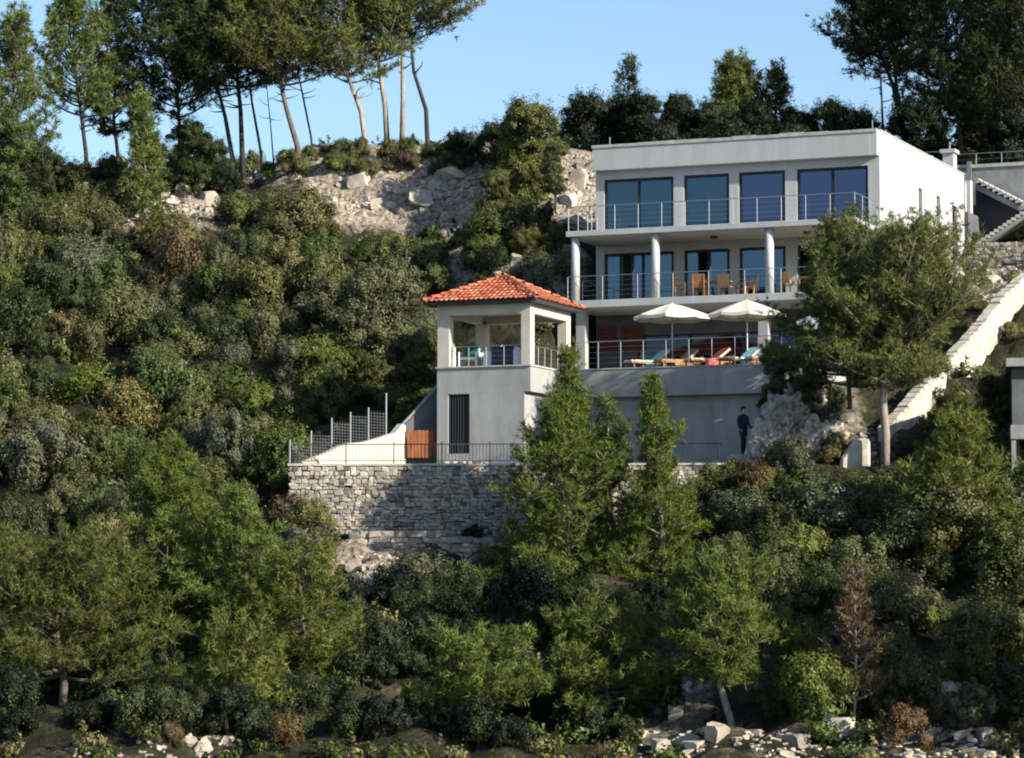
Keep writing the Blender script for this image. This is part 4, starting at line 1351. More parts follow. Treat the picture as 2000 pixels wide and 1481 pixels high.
def pine(trunk, rads, limbs, seed, tn, label, name='pine_tree', bark='bark', group=None, dens=1.0, k=12, ln=.21, wd=.031, upturn=.5, pad=.32, cat='pine tree', flat=.55, limbr=.05, bare=None):
    """trunk: world points. limbs: list of (t along trunk, azimuth, length, elevation)"""
    g = np.random.default_rng(seed); r = random.Random(seed)
    base = Vector(trunk[0])
    T = [Vector(p) - base for p in trunk]
    seg = [0]
    for a, b in zip(T, T[1:]): seg.append(seg[-1] + (b - a).length)
    tot = seg[-1]
    def at_t(t):
        d = t * tot
        for i in range(len(T) - 1):
            if d <= seg[i + 1] or i == len(T) - 2:
                f = (d - seg[i]) / max(1e-6, seg[i + 1] - seg[i])
                return T[i].lerp(T[i + 1], min(1, f)), rads[i] * (1 - f) + rads[i + 1] * f
    mb = MB().tube(T, rads, 9)
    tp, td = [], []
    for (t, az, Ln, el) in limbs:
        p, rr = at_t(t)
        n = 7
        pts = [p.copy()]
        a = az
        e = el
        q = p.copy()
        for j in range(n):
            a += r.uniform(-.18, .18); e += upturn / n + r.uniform(-.08, .08)
            q = q + Vector((math.cos(a) * math.cos(e), math.sin(a) * math.cos(e), math.sin(e))) * (Ln / n)
            pts.append(q.copy())
        lr0 = min(rr * .6, limbr * (Ln / 2.5) ** .7 + .012)
        mb.tube(pts, [lr0 * (1 - j / (n + .5)) + .006 for j in range(n + 1)], 5)
        if bare is not None and t < bare:
            continue
        A_ = np.array([list(v) for v in pts])
        nt_ = int(Ln * 27 * dens + 5)
        nb = max(4, int(Ln * 4.2 + 2))
        s = (np.arange(nb) + g.random(nb)) / nb * .82 + .2
        s = np.minimum(s, 1.0); s[-1] = 1.0
        fi = s * n; i0 = np.minimum(fi.astype(int), n - 1); ff = (fi - i0)[:, None]
        c = A_[i0] * (1 - ff) + A_[i0 + 1] * ff
        dirl = A_[i0 + 1] - A_[i0]; dirl /= np.linalg.norm(dirl, axis=1)[:, None] + 1e-9
        side = np.cross(dirl, np.array([0, 0, 1.0])); side /= np.linalg.norm(side, axis=1)[:, None] + 1e-9
        side *= np.where(np.arange(nb) % 2 == 0, 1, -1)[:, None]
        sd = side * g.uniform(.5, 1.0, nb)[:, None] + dirl * g.uniform(.35, .8, nb)[:, None] + np.array([0, 0, 1.0]) * (g.uniform(-.1, .75, nb) * flat * 1.3)[:, None]
        sd[-1] = dirl[-1] + np.array([0, 0, .3])
        sd /= np.linalg.norm(sd, axis=1)[:, None]
        lb = (pad * 1.5 * Ln * (.3 + .7 * np.sin(np.pi * np.clip(s, .12, .9))) * g.uniform(.55, 1.15, nb))
        lb = np.clip(lb, .3, 1.5)
        for q0, q1 in zip(c, c + sd * lb[:, None] * .85):
            mb.tube([q0, q1], [.014, .005], 3)
        kb = g.integers(0, nb, nt_)
        u = g.uniform(.12, 1.0, nt_) ** .7
        jit = g.normal(0, 1, (nt_, 3)) * (.05 + .13 * u[:, None] * lb[kb][:, None] ** .5) * np.array([1, 1, .75])
        c2 = c[kb] + sd[kb] * (u * lb[kb])[:, None] + jit
        tp.append(c2); td.append(sd[kb] * .9 + jit * 2.0 + np.array([0, 0, .5]))
    o = new_obj(name, None); o.location = base
    tag(o, label, cat, group)
    mb.build('trunk', M[bark], o, smooth=True)
    tp = np.concatenate(tp); td = np.concatenate(td); td /= np.linalg.norm(td, axis=1)[:, None]
    v, f = tufts(tp, td, k, ln, wd, g)
    c = new_obj('crown', np_mesh('crown', v, f, M['needle']), o)
    c.color = tone(tn, .05)
    return o

def ground_pt(px, py, Y=None):
    if Y is None:
        p, ok = hit(px, py); return Vector(p[0])
    p = pt(px, py, Y); return p

def spiral_limbs(n, t0, t1, prof, el0=.0, el1=.7, seed=0, jit=.25):
    r = random.Random(seed); out = []
    for k in range(n):
        t = t0 + (t1 - t0) * (k + r.uniform(0, 1)) / n
        f = (t - t0) / (t1 - t0)
        out.append((t, k * 2.39996 + r.uniform(-.5, .5), max(.3, prof(f) * (1 + r.uniform(-jit, jit))), el0 + (el1 - el0) * f + r.uniform(-.15, .15)))
    return out

def path(pp, Y, Yj=0):
    return [pt(px, py, Y + Yj * k) for k, (px, py) in enumerate(pp)]

# ------------------------------------------------------------------ the named pines in front
# tall young pine before the pavilion
pine(path([(1116, 1250), (1105, 1160), (1112, 1000), (1106, 850), (1112, 770), (1110, 692)], 110.8), [.17, .14, .10, .07, .045, .015],
     spiral_limbs(92, .12, .985, lambda f: (3.05 if f < .40 else max(3.05 - (f - .40) * 6.2, .32 + (1 - f) * 1.5)) * (.8 + .2 * math.sin(f * 19)), .05, .75, 1), 11, 'bright',
     'tall pointed young pine standing in front of the stone wall and the pavilion corner', bark='palebark', dens=1.5, limbr=.03)
pine(path([(1304, 1260), (1302, 1180), (1290, 1000), (1282, 880), (1276, 800), (1273, 745)], 109.6), [.15, .12, .085, .055, .035, .012],
     spiral_limbs(70, .10, .985, lambda f: (2.35 - 2.0 * f) * (.8 + .25 * math.sin(f * 17 + 1)), .05, .8, 2), 12, 'bright',
     'slender young pine with a dry brown streak standing before the pool deck', bark='palebark', dens=1.5, limbr=.03)
pine(path([(1205, 1180), (1195, 1000), (1188, 860), (1187, 785)], 111.5), [.08, .06, .035, .01],
     spiral_limbs(34, .1, .98, lambda f: 1.5 - f * 1.15, .2, .9, 22), 13, 'pine',
     'thin pine top rising between the two taller young pines', bark='palebark')
pine(path([(1438, 1475), (1425, 1400), (1400, 1320), (1405, 1240), (1415, 1180), (1422, 1135)], 92), [.13, .11, .10, .07, .04, .015],
     spiral_limbs(60, .42, .98, lambda f: .65 + .85 * math.sin(math.pi * min(1, f * .8 + .12)), -.25, .8, 3), 14, 'bright',
     'rounded pine with a bare leaning pale trunk at the bottom of the slope', bark='palebark', dens=1.3)
pine(path([(1560, 1450), (1555, 1380), (1560, 1300), (1565, 1260)], 93), [.07, .05, .03, .01],
     spiral_limbs(26, .2, .98, lambda f: 1.15 - f * .6, 0, .9, 4), 15, 'pine',
     'small low pine standing right of the leaning pale trunk', bark='bark')
# the large pine in front of the house's sunny side
pine(path([(1728, 912), (1730, 850), (1724, 780), (1732, 710), (1745, 650), (1760, 600), (1775, 545)], 112.3), [.17, .155, .145, .12, .09, .06, .02],
     spiral_limbs(96, .40, .985, lambda f: (3.05 * math.sin(math.pi * (f * .68 + .16)) + .35) * (.82 + .28 * math.sin(f * 23)), -.05, .85, 5, .3), 16, 'pinelit',
     'large broad pine with a bare sunlit trunk hiding the right end of the balconies', bark='palebark', dens=1.8, pad=.40, flat=.7, limbr=.03)
pine(path([(1660, 800), (1655, 700), (1648, 600), (1640, 500), (1632, 462)], 113.6), [.09, .08, .06, .03, .01],
     spiral_limbs(46, .12, .98, lambda f: 2.7 - f * 1.7, -.1, .8, 6), 17, 'pine',
     'slimmer pine leaning out left of the large broad pine before the balcony', dens=1.2)
# right lower pine under the neighbouring house
pine(path([(1862, 1030), (1868, 940), (1875, 900), (1878, 850)], 106), [.12, .10, .06, .015],
     spiral_limbs(48, .12, .98, lambda f: 1.9 - f * 1.1, -.05, .7, 7), 18, 'bright',
     'bushy green pine just below the neighbouring building at the right edge', dens=1.3)
# lower left group
pine(path([(335, 1400), (338, 1250), (335, 1100), (330, 960), (338, 865)], 104), [.16, .13, .10, .06, .015],
     spiral_limbs(84, .10, .985, lambda f: (2.7 if f < .35 else 2.7 - (f - .35) * 3.8), -.05, .75, 8), 19, 'bright',
     'tall conical pine on the lower left slope with a bright sunlit top', dens=1.4)
pine(path([(500, 1400), (495, 1270), (480, 1130), (462, 1010), (455, 960)], 101), [.14, .12, .09, .05, .015],
     spiral_limbs(70, .10, .985, lambda f: (2.4 if f < .3 else 2.4 - (f - .3) * 3.1), -.15, .7, 9), 20, 'bright',
     'green pine with spreading lower boughs left of the stone retaining wall', dens=1.15)
pine(path([(120, 1420), (125, 1330), (110, 1230), (100, 1150), (95, 1105)], 97), [.15, .13, .10, .06, .02],
     spiral_limbs(54, .30, .98, lambda f: 3.3 - f * 1.2, -.2, .35, 10), 21, 'pine',
     'wide flat topped pine in the lower left corner of the slope', dens=1.2, flat=.3)
pine(path([(470, 1440), (476, 1360), (470, 1290), (476, 1250)], 93), [.07, .06, .04, .015],
     spiral_limbs(26, .3, .98, lambda f: 1.5 - f * .5, -.1, .5, 31), 22, 'bright',
     'small pine with two level boughs low on the left slope', dens=1.2, flat=.35)
pine(path([(590, 1420), (600, 1300), (590, 1200), (600, 1130)], 99), [.10, .08, .05, .015],
     spiral_limbs(40, .15, .98, lambda f: 2.3 - f * 1.0, -.2, .6, 32), 23, 'bright',
     'pine with drooping boughs beside the dark hollow under the retaining wall', dens=1.1, flat=.45)
pine(path([(940, 1430), (945, 1370), (935, 1310), (940, 1280)], 92), [.08, .07, .05, .015],
     spiral_limbs(34, .35, .98, lambda f: 1.75 - f * .5, -.1, .3, 33), 24, 'bright',
     'low yellowish pine bough spreading flat over the dark hollow at the bottom centre', dens=1.1, flat=.35)
pine(path([(1190, 1430), (1185, 1360), (1180, 1290), (1190, 1240)], 94), [.09, .07, .05, .015],
     spiral_limbs(40, .3, .98, lambda f: 2.2 - f * .9, -.15, .5, 34), 25, 'bright',
     'low spreading pine in front of the foot of the tall pointed pine', dens=1.1, flat=.4)
pine(path([(1678, 1490), (1668, 1400), (1672, 1280), (1670, 1180), (1675, 1120)], 91), [.05, .045, .035, .025, .01],
     spiral_limbs(40, .32, .98, lambda f: .85 - f * .45, .1, 1.0, 35), 26, 'brown',
     'slender half dead tree with brown twigs and a thin pale trunk at the lower right', name='half_dead_tree', bark='palebark', dens=.8, k=7, cat='tree')

# unseen tall pines added right of the view to shade the foot of the slope
for i_, (X_, Y_, h_, lab) in enumerate([(19.5, 88.5, 13.5, 'added shade pine nearest the lower right corner, just outside the view'), (22.5, 89.3, 14.5, 'tallest added shade pine, out of view right of the lower slope'), (21.5, 84.6, 13.0, 'added shade pine closest to the water, out of view at the right')]):
    z_ = float(gridval(GZ, X_, Y_)) - .2
    pine([Vector((X_ + .3 * k * (-1) ** i_, Y_, z_ + h_ * k / 5)) for k in range(6)], [.2, .17, .14, .1, .06, .02],
         spiral_limbs(70, .22, .98, lambda f: 3.6 - f * 2.2, -.05, .8, 60 + i_), 70 + i_, 'pine', lab, dens=.8, k=8, ln=.3, wd=.06, group='added shade pines out of view at the right')

# ------------------------------------------------------------------ ridge pines
def crownlimbs(n, t0, Ln, seed, el0=.1, el1=1.0, dead=0):
    r = random.Random(seed)
    out = [(r.uniform(.35, t0), r.uniform(0, 6.28), r.uniform(.5, 1.2), r.uniform(-.3, .3)) for _ in range(dead)]
    for k in range(n):
        f = (k + r.random()) / n
        t = t0 + (.99 - t0) * f
        out.append((t, k * 2.4 + r.uniform(-.5, .5), Ln * (1 - .45 * f) * r.uniform(.65, 1.15), el0 + (el1 - el0) * f))
    return out
RIDGE = [
 # trunk points, Y, radius, crown start, limb length, count, tone, bark, label
 ([(28, 330), (25, 220), (28, 120), (30, 60)], 150, .14, .25, 1.9, 40, 'pinelit', 'bark', 'bushy pine at the left edge of the ridge'),
 ([(168, 300), (158, 220), (145, 120), (135, 55), (140, 15)], 154, .13, .50, 2.3, 34, 'pinelit', 'darkbark', 'dark leaning pine with a broad olive crown near the left end of the ridge'),
 ([(232, 320), (222, 230), (226, 150), (232, 60), (228, -20)], 157, .12, .38, 2.1, 40, 'dark', 'darkbark', 'dark full crowned pine right of the leaning one on the left ridge'),
 ([(352, 330), (350, 240), (345, 160), (340, 70), (335, -30)], 157, .14, .42, 2.7, 46, 'dark', 'darkbark', 'dense dark pine left of the group of bare trunks'),
 ([(455, 315), (440, 230), (420, 150), (410, 60), (400, -60)], 156, .15, .48, 3.0, 44, 'mid', 'darkbark', 'first leaning bare trunk pine of the ridge group counted from the left'),
 ([(473, 305), (470, 220), (463, 140), (462, 40), (465, -70)], 157, .17, .50, 2.9, 40, 'mid', 'darkbark', 'straight dark trunk pine second in the ridge group'),
 ([(510, 300), (492, 200), (484, 130), (490, 20), (500, -60)], 159, .09, .62, 2.2, 28, 'dark', 'darkbark', 'thin dark trunk pine third in the ridge group'),
 ([(582, 290), (560, 215), (540, 130), (530, 60), (525, -40)], 154, .18, .52, 2.8, 44, 'pinelit', 'bark', 'thick brown leaning pine in the middle of the ridge group'),
 ([(608, 270), (592, 190), (575, 110), (565, 40), (560, -40)], 158, .07, .62, 2.2, 26, 'pinelit', 'darkbark', 'very thin leaning pine right of the thick brown one'),
 ([(715, 295), (705, 220), (680, 150), (662, 90), (655, -20)], 154, .17, .50, 2.6, 38, 'pinelit', 'palebark', 'pale leaning pine left of the tall straight pair on the ridge'),
 ([(757, 300), (752, 210), (740, 130), (735, 60), (728, -40)], 155, .16, .58, 2.2, 34, 'pinelit', 'palebark', 'pale crooked pine next to the tallest straight pine'),
 ([(785, 300), (787, 200), (786, 100), (782, 20), (785, -80)], 154.5, .16, .68, 3.0, 30, 'pinelit', 'palebark', 'tallest straight pale trunk pine of the ridge'),
 ([(835, 285), (832, 215), (808, 140), (800, 60), (800, -20), (812, -70)], 155, .15, .66, 2.9, 28, 'mid', 'darkbark', 'curved dark trunk pine last on the right of the ridge group'),
 ([(533, 300), (528, 240), (520, 160), (518, 60)], 160, .05, .75, 1.4, 16, 'dark', 'darkbark', 'slim background pine behind the thick brown one'),
 ([(280, 375), (284, 330), (276, 270), (272, 212)], 148, .10, .08, 1.5, 46, 'bright', 'palebark', 'small bright yellow green conical pine below the ridge'),
 # right hand group
 ([(1765, 270), (1745, 170), (1715, 90), (1690, 20), (1680, -40)], 158, .16, .50, 2.8, 32, 'dark', 'darkbark', 'left leaning dark pine behind the roof corner of the house'),
 ([(1768, 270), (1752, 180), (1742, 80), (1735, -10), (1730, -70)], 159, .15, .55, 2.6, 28, 'dark', 'darkbark', 'upright dark pine beside the left leaning one behind the house'),
 ([(1725, 265), (1722, 190), (1716, 90), (1700, 0)], 161, .09, .55, 2.2, 22, 'dark', 'darkbark', 'thin dark pine between the two leaning trunks behind the house'),
 ([(1880, 320), (1868, 200), (1850, 90), (1845, -30)], 155, .15, .32, 3.0, 46, 'dark', 'bark', 'large dark pine above the chimney of the house'),
 ([(1950, 320), (1952, 200), (1945, 90), (1950, -40)], 153, .16, .30, 3.0, 50, 'mid', 'bark', 'large dark pine above the outside stair at the right edge'),
 ([(2030, 320), (2020, 200), (2010, 90), (2010, -40)], 151, .16, .20, 3.2, 50, 'dark', 'bark', 'large dark pine cut by the right edge of the picture'),
 ([(1442, 300), (1440, 230), (1440, 180), (1442, 155)], 160, .08, .15, 1.75, 50, 'bright', 'bark', 'pale green pointed young tree behind the middle of the roof'),
 ([(1518, 300), (1515, 240), (1516, 190), (1518, 155)], 159, .07, .25, 1.25, 30, 'dark', 'darkbark', 'narrow dark pointed tree behind the roof, right of the pale one'),
 ([(1222, 300), (1224, 220), (1226, 160), (1228, 128)], 158, .06, .30, 1.2, 18, 'dark', 'darkbark', 'thin dark tree top sticking above the oaks behind the left end of the roof'),
]
for i, (pp, Y, rad, c0, Ln, cnt, tn, bark, lab) in enumerate(RIDGE):
    P3 = path(pp, Y)
    zt = float(gridval(GZ, P3[0].x, P3[0].y))
    if P3[0].z > zt - .2:
        P3.insert(0, Vector((P3[0].x + .1, P3[0].y, zt - .3)))
    n = len(P3)
    con = c0 < .3
    pine(P3, [rad * (1 - .85 * k / (n - 1)) for k in range(n)], crownlimbs(int(cnt * (1 if i in (14, 22, 23, 24) else 1.35)), max(.02, c0 - (0 if con else .06)), Ln * (1 if i in (14, 22, 23, 24) else 1.32), 300 + i, dead=0 if con else 6), 400 + i, tn, lab,
         bark=bark, dens=.62, k=9, ln=.29, wd=.052, pad=.30, flat=.5, group='pines along the ridge' if i < 14 else None, bare=c0 - .061, limbr=.06)

# ------------------------------------------------------------------ broadleaf trees on the ridge and slope
def oak(px, py, w, tn, label, Y=None, h=None, trunk=False, mesh=None, hs=1.0):
    """px, py: centre of the crown in the picture; the tree stands on the ground below it"""
    if Y is None:
        q, ok = hit(px, py + w * .35); g0 = Vector(q[0])
    else:
        c = pt(px, py, Y); g0 = Vector((c.x, c.y, float(gridval(GZ, c.x, c.y))))
    r = w / 2 / (F / g0.y)
    c = pt(px, py, g0.y)
    o = new_obj('holm_oak', None); o.location = (g0.x, g0.y, g0.z - .1)
    tag(o, label, 'tree')
    cr = new_obj('crown', mesh or BIG[rnd.randrange(3)], o)
    cr.scale = (r * 1.08, r * 1.08, r * hs); cr.rotation_euler = (0, 0, rnd.uniform(0, 6.28)); cr.color = tone(tn, .05)
    cz = c.z - g0.z + .1 - .5 * r * hs
    cr.location = (0, 0, max(cz, -.1))
    low = max(cz, -.1); k = 0
    while low > .25 * r and not trunk:
        low -= .75 * r; k += 1
        c2 = new_obj('crown', mesh or BIG[rnd.randrange(3)], o)
        c2.scale = (r * rnd.uniform(.95, 1.2), r * rnd.uniform(.95, 1.2), r * hs); c2.rotation_euler = (0, 0, rnd.uniform(0, 6.28)); c2.color = cr.color
        c2.location = (rnd.uniform(-.3, .3) * r, rnd.uniform(-.3, .3) * r, max(low, -.1))
        if k > 3: break
    tr = MB()
    for k in range(4):
        a = k * 1.7 + rnd.random()
        tr.tube([(0, 0, -.3), (.1 * math.cos(a) * r, .1 * math.sin(a) * r, max(cz, 0) + .2 * r), (.4 * math.cos(a) * r, .4 * math.sin(a) * r, max(cz, 0) + .75 * r * hs)], [.07 * r, .05 * r, .02 * r], 7)
    tr.build('trunk', M['palebark' if trunk else 'bark'], o, smooth=True)
    return o
OAKS = [
 (368, 255, 100, 'dark', 'dark oak filling the gap left of the bare ridge trunks', 156), (415, 290, 80, 'dark', 'smaller dark oak in front of the first bare ridge trunk', 154),
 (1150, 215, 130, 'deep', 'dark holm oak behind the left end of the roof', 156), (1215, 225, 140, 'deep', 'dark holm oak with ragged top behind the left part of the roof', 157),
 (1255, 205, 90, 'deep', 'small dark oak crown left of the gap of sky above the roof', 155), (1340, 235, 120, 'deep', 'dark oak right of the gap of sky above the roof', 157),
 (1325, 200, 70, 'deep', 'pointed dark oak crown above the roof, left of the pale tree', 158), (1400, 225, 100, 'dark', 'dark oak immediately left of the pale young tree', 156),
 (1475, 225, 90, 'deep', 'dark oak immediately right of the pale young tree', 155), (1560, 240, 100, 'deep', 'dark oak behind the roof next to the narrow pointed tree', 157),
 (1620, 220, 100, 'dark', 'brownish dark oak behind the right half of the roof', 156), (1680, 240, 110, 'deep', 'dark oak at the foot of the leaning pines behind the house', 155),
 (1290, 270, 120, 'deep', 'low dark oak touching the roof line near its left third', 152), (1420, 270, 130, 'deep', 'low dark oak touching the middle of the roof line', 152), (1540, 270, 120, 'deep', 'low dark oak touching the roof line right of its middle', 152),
 (1790, 230, 140, 'deep', 'dark oak behind the highest corner of the house', 152), (1975, 240, 150, 'deep', 'dark oak above the concrete retaining wall', 149), (1920, 140, 140, 'dark', 'tall dark oak in the right hand wood', 158), (1990, 120, 150, 'dark', 'tall dark oak at the upper right edge', 158),
 (1035, 232, 135, 'olive', 'brown green oak with an uneven top on the ridge left of the house', 147), (975, 265, 110, 'dark', 'dark oak on the ridge between the pines and the brown green oak', 150), (905, 278, 90, 'deep', 'low dark oak where the ridge pines end', 152),
 (1085, 290, 50, 'olive', 'olive oak just left of the upper corner of the house', 143), (965, 350, 70, 'olive', 'olive oak above the pale rubble left of the house', 142), (1010, 405, 75, 'mid', 'mid green oak on the rubble slope left of the house', 139),
 (955, 440, 110, 'mid', 'dark green oak between the rubble slope and the pavilion roof', 136), (1030, 465, 85, 'olive', 'olive oak beside the left end of the upper balcony', 135),
 (15, 250, 120, 'mid', 'green oak at the left edge beneath the ridge pines', 148), (90, 320, 110, 'dark', 'dark oak under the leaning pine at the left', 150), (150, 345, 110, 'dark', 'dark oak beside the small bright pine', 150), (380, 340, 100, 'dark', 'dark oak under the bare pine trunks', 152), (440, 350, 80, 'deep', 'low dark oak at the foot of the bare trunks', 152), (215, 330, 90, 'dark', 'dark oak just left of the small bright pine', 150),
 (30, 340, 120, 'deep', 'very dark oak at the left edge of the ridge', 149), (305, 300, 90, 'dark', 'dark oak just right of the small bright pine', 153),
 (1600, 1000, 240, 'grey', 'large grey green oak below the pale wall end at the right', None), (1480, 940, 130, 'brown', 'brownish bush beside the terrace railing end', None), (1850, 1010, 260, 'olive', 'large olive oak in the middle of the right hand slope', None),
 (1960, 1060, 190, 'mid', 'green oak at the right edge of the lower slope', None), (1640, 1150, 190, 'mid', 'round green oak right of the dark hollow at the lower right', None), (1760, 1170, 200, 'grey', 'grey green oak on the lower right slope', None),
 (1920, 1220, 190, 'olive', 'olive oak with a thin pale trunk near the lower right corner', None), (1530, 1080, 150, 'olive', 'olive oak above the dark hollow at the lower right', None), (1700, 960, 150, 'mid', 'green oak right below the big pine trunk', None),
 (1585, 745, 90, 'grey', 'grey green oak growing over the pale rocks at the deck end', 116.5), (1520, 690, 80, 'grey', 'small grey oak covering the right end of the deck railing', 117.3),
 (1520, 905, 110, 'olive', 'olive bush on the pale rocks below the deck end', 113.5), (1630, 860, 70, 'khaki', 'yellowish dry bush on the pale rocks left of the pine trunk', 113.8),
 (1880, 920, 120, 'mid', 'green oak under the lower boundary wall', 112), (1835, 890, 100, 'dark', 'dark bush in the shade of the lower boundary wall', 113), (1960, 760, 120, 'olive', 'olive bush beside the neighbouring building', 114), (1925, 830, 100, 'olive', 'olive bush between the boundary walls and the neighbouring building', 115),
 (810, 1130, 170, 'grey', 'grey green bush at the foot of the stone retaining wall', 109.5), (600, 1010, 140, 'khaki', 'pale yellow green bush at the left end of the stone wall', 112.5), (900, 1200, 190, 'dark', 'dark bush under the low stone ledge', 105),
 (615, 690, 130, 'bright', 'bright yellow green bush on the slope left of the pavilion', 127), (800, 680, 110, 'mid', 'green bush next to the left side of the pavilion', 123), (745, 560, 190, 'grey', 'large grey green oak left of the pavilion roof', 130), (560, 690, 110, 'grey', 'grey twiggy bush beside the bright yellow green one', 127),
 (330, 470, 180, 'olive', 'large rounded oak below the pale rocks on the upper left slope', 143), (590, 420, 180, 'khaki', 'light olive oak below the rocky knoll on the ridge', 145), (110, 450, 160, 'olive', 'olive oak on the upper left slope near the edge', 144), (740, 480, 110, 'olive', 'olive oak below the pale rock face', 141),
]
for a in OAKS:
    oak(a[0], a[1], a[2], a[3], a[4], a[5], trunk='pale trunk' in a[4])

# ------------------------------------------------------------------ shrubs over the slopes
ZONES = [
 ('just below the ridge pines', (-40, 640, 385, 520), .85, (60, 95)),
 ('halfway up the left slope', (-40, 500, 510, 700), 1, (70, 115)),
 ('between ridge and pavilion', (470, 860, 440, 640), 1, (60, 105)),
 ('beside the pavilion', (480, 850, 640, 800), .8, (60, 90)),
 ('left of the terrace', (-40, 560, 700, 950), 1, (75, 120)),
 ('among the left pines', (-40, 640, 950, 1200), .8, (80, 130)),
 ('at the shady left foot', (-40, 700, 1230, 1440), .9, (60, 100)),
 ('in the hollow below the walls', (640, 1290, 1150, 1440), 1.1, (60, 100)),
 ('on the lower right slope', (1380, 2040, 950, 1400), .75, (80, 130)),
 ('left of the house', (870, 1120, 400, 570), .5, (50, 85)),
 ('along the ridge crest', (300, 930, 295, 335), .6, (22, 42)),
 ('below the boundary walls', (1740, 2040, 870, 960), .8, (70, 110)),
 ('near the railing end', (1380, 1560, 880, 960), .4, (50, 80)),
 ('beside the boundary wall', (1780, 1890, 560, 640), .8, (60, 90)),
]
TN = {'olive': 'olive green', 'grey': 'grey green', 'dark': 'dark green', 'mid': 'mid green', 'bright': 'yellow green', 'brown': 'brownish', 'khaki': 'yellowish', 'orange': 'rusty orange', 'deep': 'shade darkened green', 'red': 'red leaved'}
placed = []
count = 0
byl = {}
zr = random.Random(3)
for zname, (x0, x1, y0, y1), dens, (wa, wb) in ZONES:
    area = (x1 - x0) * (y1 - y0)
    tries = int(area / (((wa + wb) / 2) ** 2) * 1.95 * dens)
    for _ in range(tries * 4):
        if tries <= 0: break
        px, py = zr.uniform(x0, x1), zr.uniform(y0, y1)
        w = zr.uniform(wa, wb)
        if any(abs(px - a) < (w + c) * .27 and abs(py - b) < (w + c) * .19 for a, b, c in placed):
            continue
        if 640 < px < 930 and py - w * .8 < 425 and 'crest' not in zname: continue
        if 1090 < px < 1160 and py < 480: continue
        if 1330 < px < 1570 and py > 1270: continue
        if px > 1720 and abs((py - w * .35) - (872 - (px - 1735) * 1.0)) < 50 and py < 900: continue
        if 240 < px < 450 and py - w * .9 < 430 and py < 520: continue
        if 450 < px < 640 and py - w * .8 < 345 and 'crest' not in zname: continue
        if px < 80 and 380 < py < 460: continue
        q, ok = hit(px, py + w * .3)
        if not ok[0]: continue
        X, Y, Z = q[0]
        lx, ly = L(X, Y)
        # keep off the buildings and paved levels
        if -13.6 < lx < .9 and -16.4 < ly < 17: continue
        if -7.6 < X < 8.6 and 112.6 < Y < 119.5: continue
        if X > 11 and 117 < Y < 124 and zr.random() < .3: continue
        placed.append((px, py, w)); tries -= 1
        r = w / 2 / (F / Y)
        tn = zr.choices(['olive', 'grey', 'dark', 'mid', 'bright', 'brown', 'khaki'], [31, 17, 15, 25, 7, 2, 5])[0]
        if py > 1250 and px < 1300 and zr.random() < .25: continue
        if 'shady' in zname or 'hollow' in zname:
            tn = zr.choice(['dark', 'deep', 'deep', 'dark'])  # darker leaf colours stand in for the shade lying over these zones
        size = 'small' if w < wa + (wb - wa) * .33 else 'tall' if w > wa + (wb - wa) * .7 else 'rounded'
        key = f'{size} {TN[tn]} shrub', zname
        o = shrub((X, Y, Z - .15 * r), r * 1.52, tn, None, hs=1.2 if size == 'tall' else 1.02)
        byl.setdefault(key, []).append((px, o))
        count += 1
ORD = ['leftmost', 'second from left', 'third from left', 'fourth from left', 'fifth from left', 'sixth from left', 'seventh from left', 'eighth from left', 'ninth from left', 'tenth from left', 'eleventh from left', 'twelfth from left', 'thirteenth from left', 'fourteenth from left', 'fifteenth from left', 'sixteenth from left']
for (what, where), lst in byl.items():
    lst.sort(key=lambda t: t[0])
    for k, (px, o) in enumerate(lst):
        if len(lst) == 1:
            lab = f'the only {what} {where}'
        else:
            od = 'rightmost' if k == len(lst) - 1 else ORD[min(k, 15)]
            lab = f'{od} of the {what}s {where}'
        tag(o, lab, 'shrub', f'{what}s {where}')
print('shrubs', count)
# rock outcrop at the end of the pool wall
def outcrop(px, py, Y, w, h, seed, lab):
    r = random.Random(seed); bm = bmesh.new()
    bmesh.ops.create_icosphere(bm, subdivisions=5, radius=1)
    import mathutils
    sx, sz = w / 2 / (F / Y), h / 2 / (F / Y)
    for v in bm.verts:
        d = v.co.copy()
        n1 = mathutils.noise.cell(d * 2.2 + Vector((seed, 0, 0))); n2 = mathutils.noise.fractal(d * 2.3 + Vector((0, seed, 0)), .8, 2.2, 5)
        n3 = mathutils.noise.voronoi(d * 2.6 + Vector((seed, seed, 0)))[0]
        n4 = mathutils.noise.voronoi(d * 6.5 + Vector((seed, 0, seed)))[0]
        f = 1 + .16 * (n1 - .5) + .26 * n2 + .5 * min(.35, n3[1] - n3[0]) + .16 * min(.3, n4[1] - n4[0]) - .16
        v.co = Vector((d.x * sx, d.y * sx * .8, d.z * sz)) * f
    c = pt(px, py, Y)
    me = bpy.data.meshes.new('rock_outcrop'); bm.to_mesh(me); bm.free(); me.materials.append(M['crag'])
    o = new_obj('rock_outcrop', me); o.location = c; o.rotation_euler = (0, 0, r.uniform(-.4, .4))
    tag(o, lab, 'rock')
outcrop(1530, 835, 115.9, 115, 130, 3, 'large pale jagged rock outcrop at the right end of the pool wall')
outcrop(1500, 890, 114.8, 90, 130, 4, 'lower pale rock outcrop in front of the larger one at the pool wall')
outcrop(1600, 890, 114.6, 120, 140, 5, 'ochre stained rock outcrop just left of the big pine trunk')
outcrop(1570, 785, 117.0, 90, 80, 6, 'grey rock outcrop under the deck railing end')
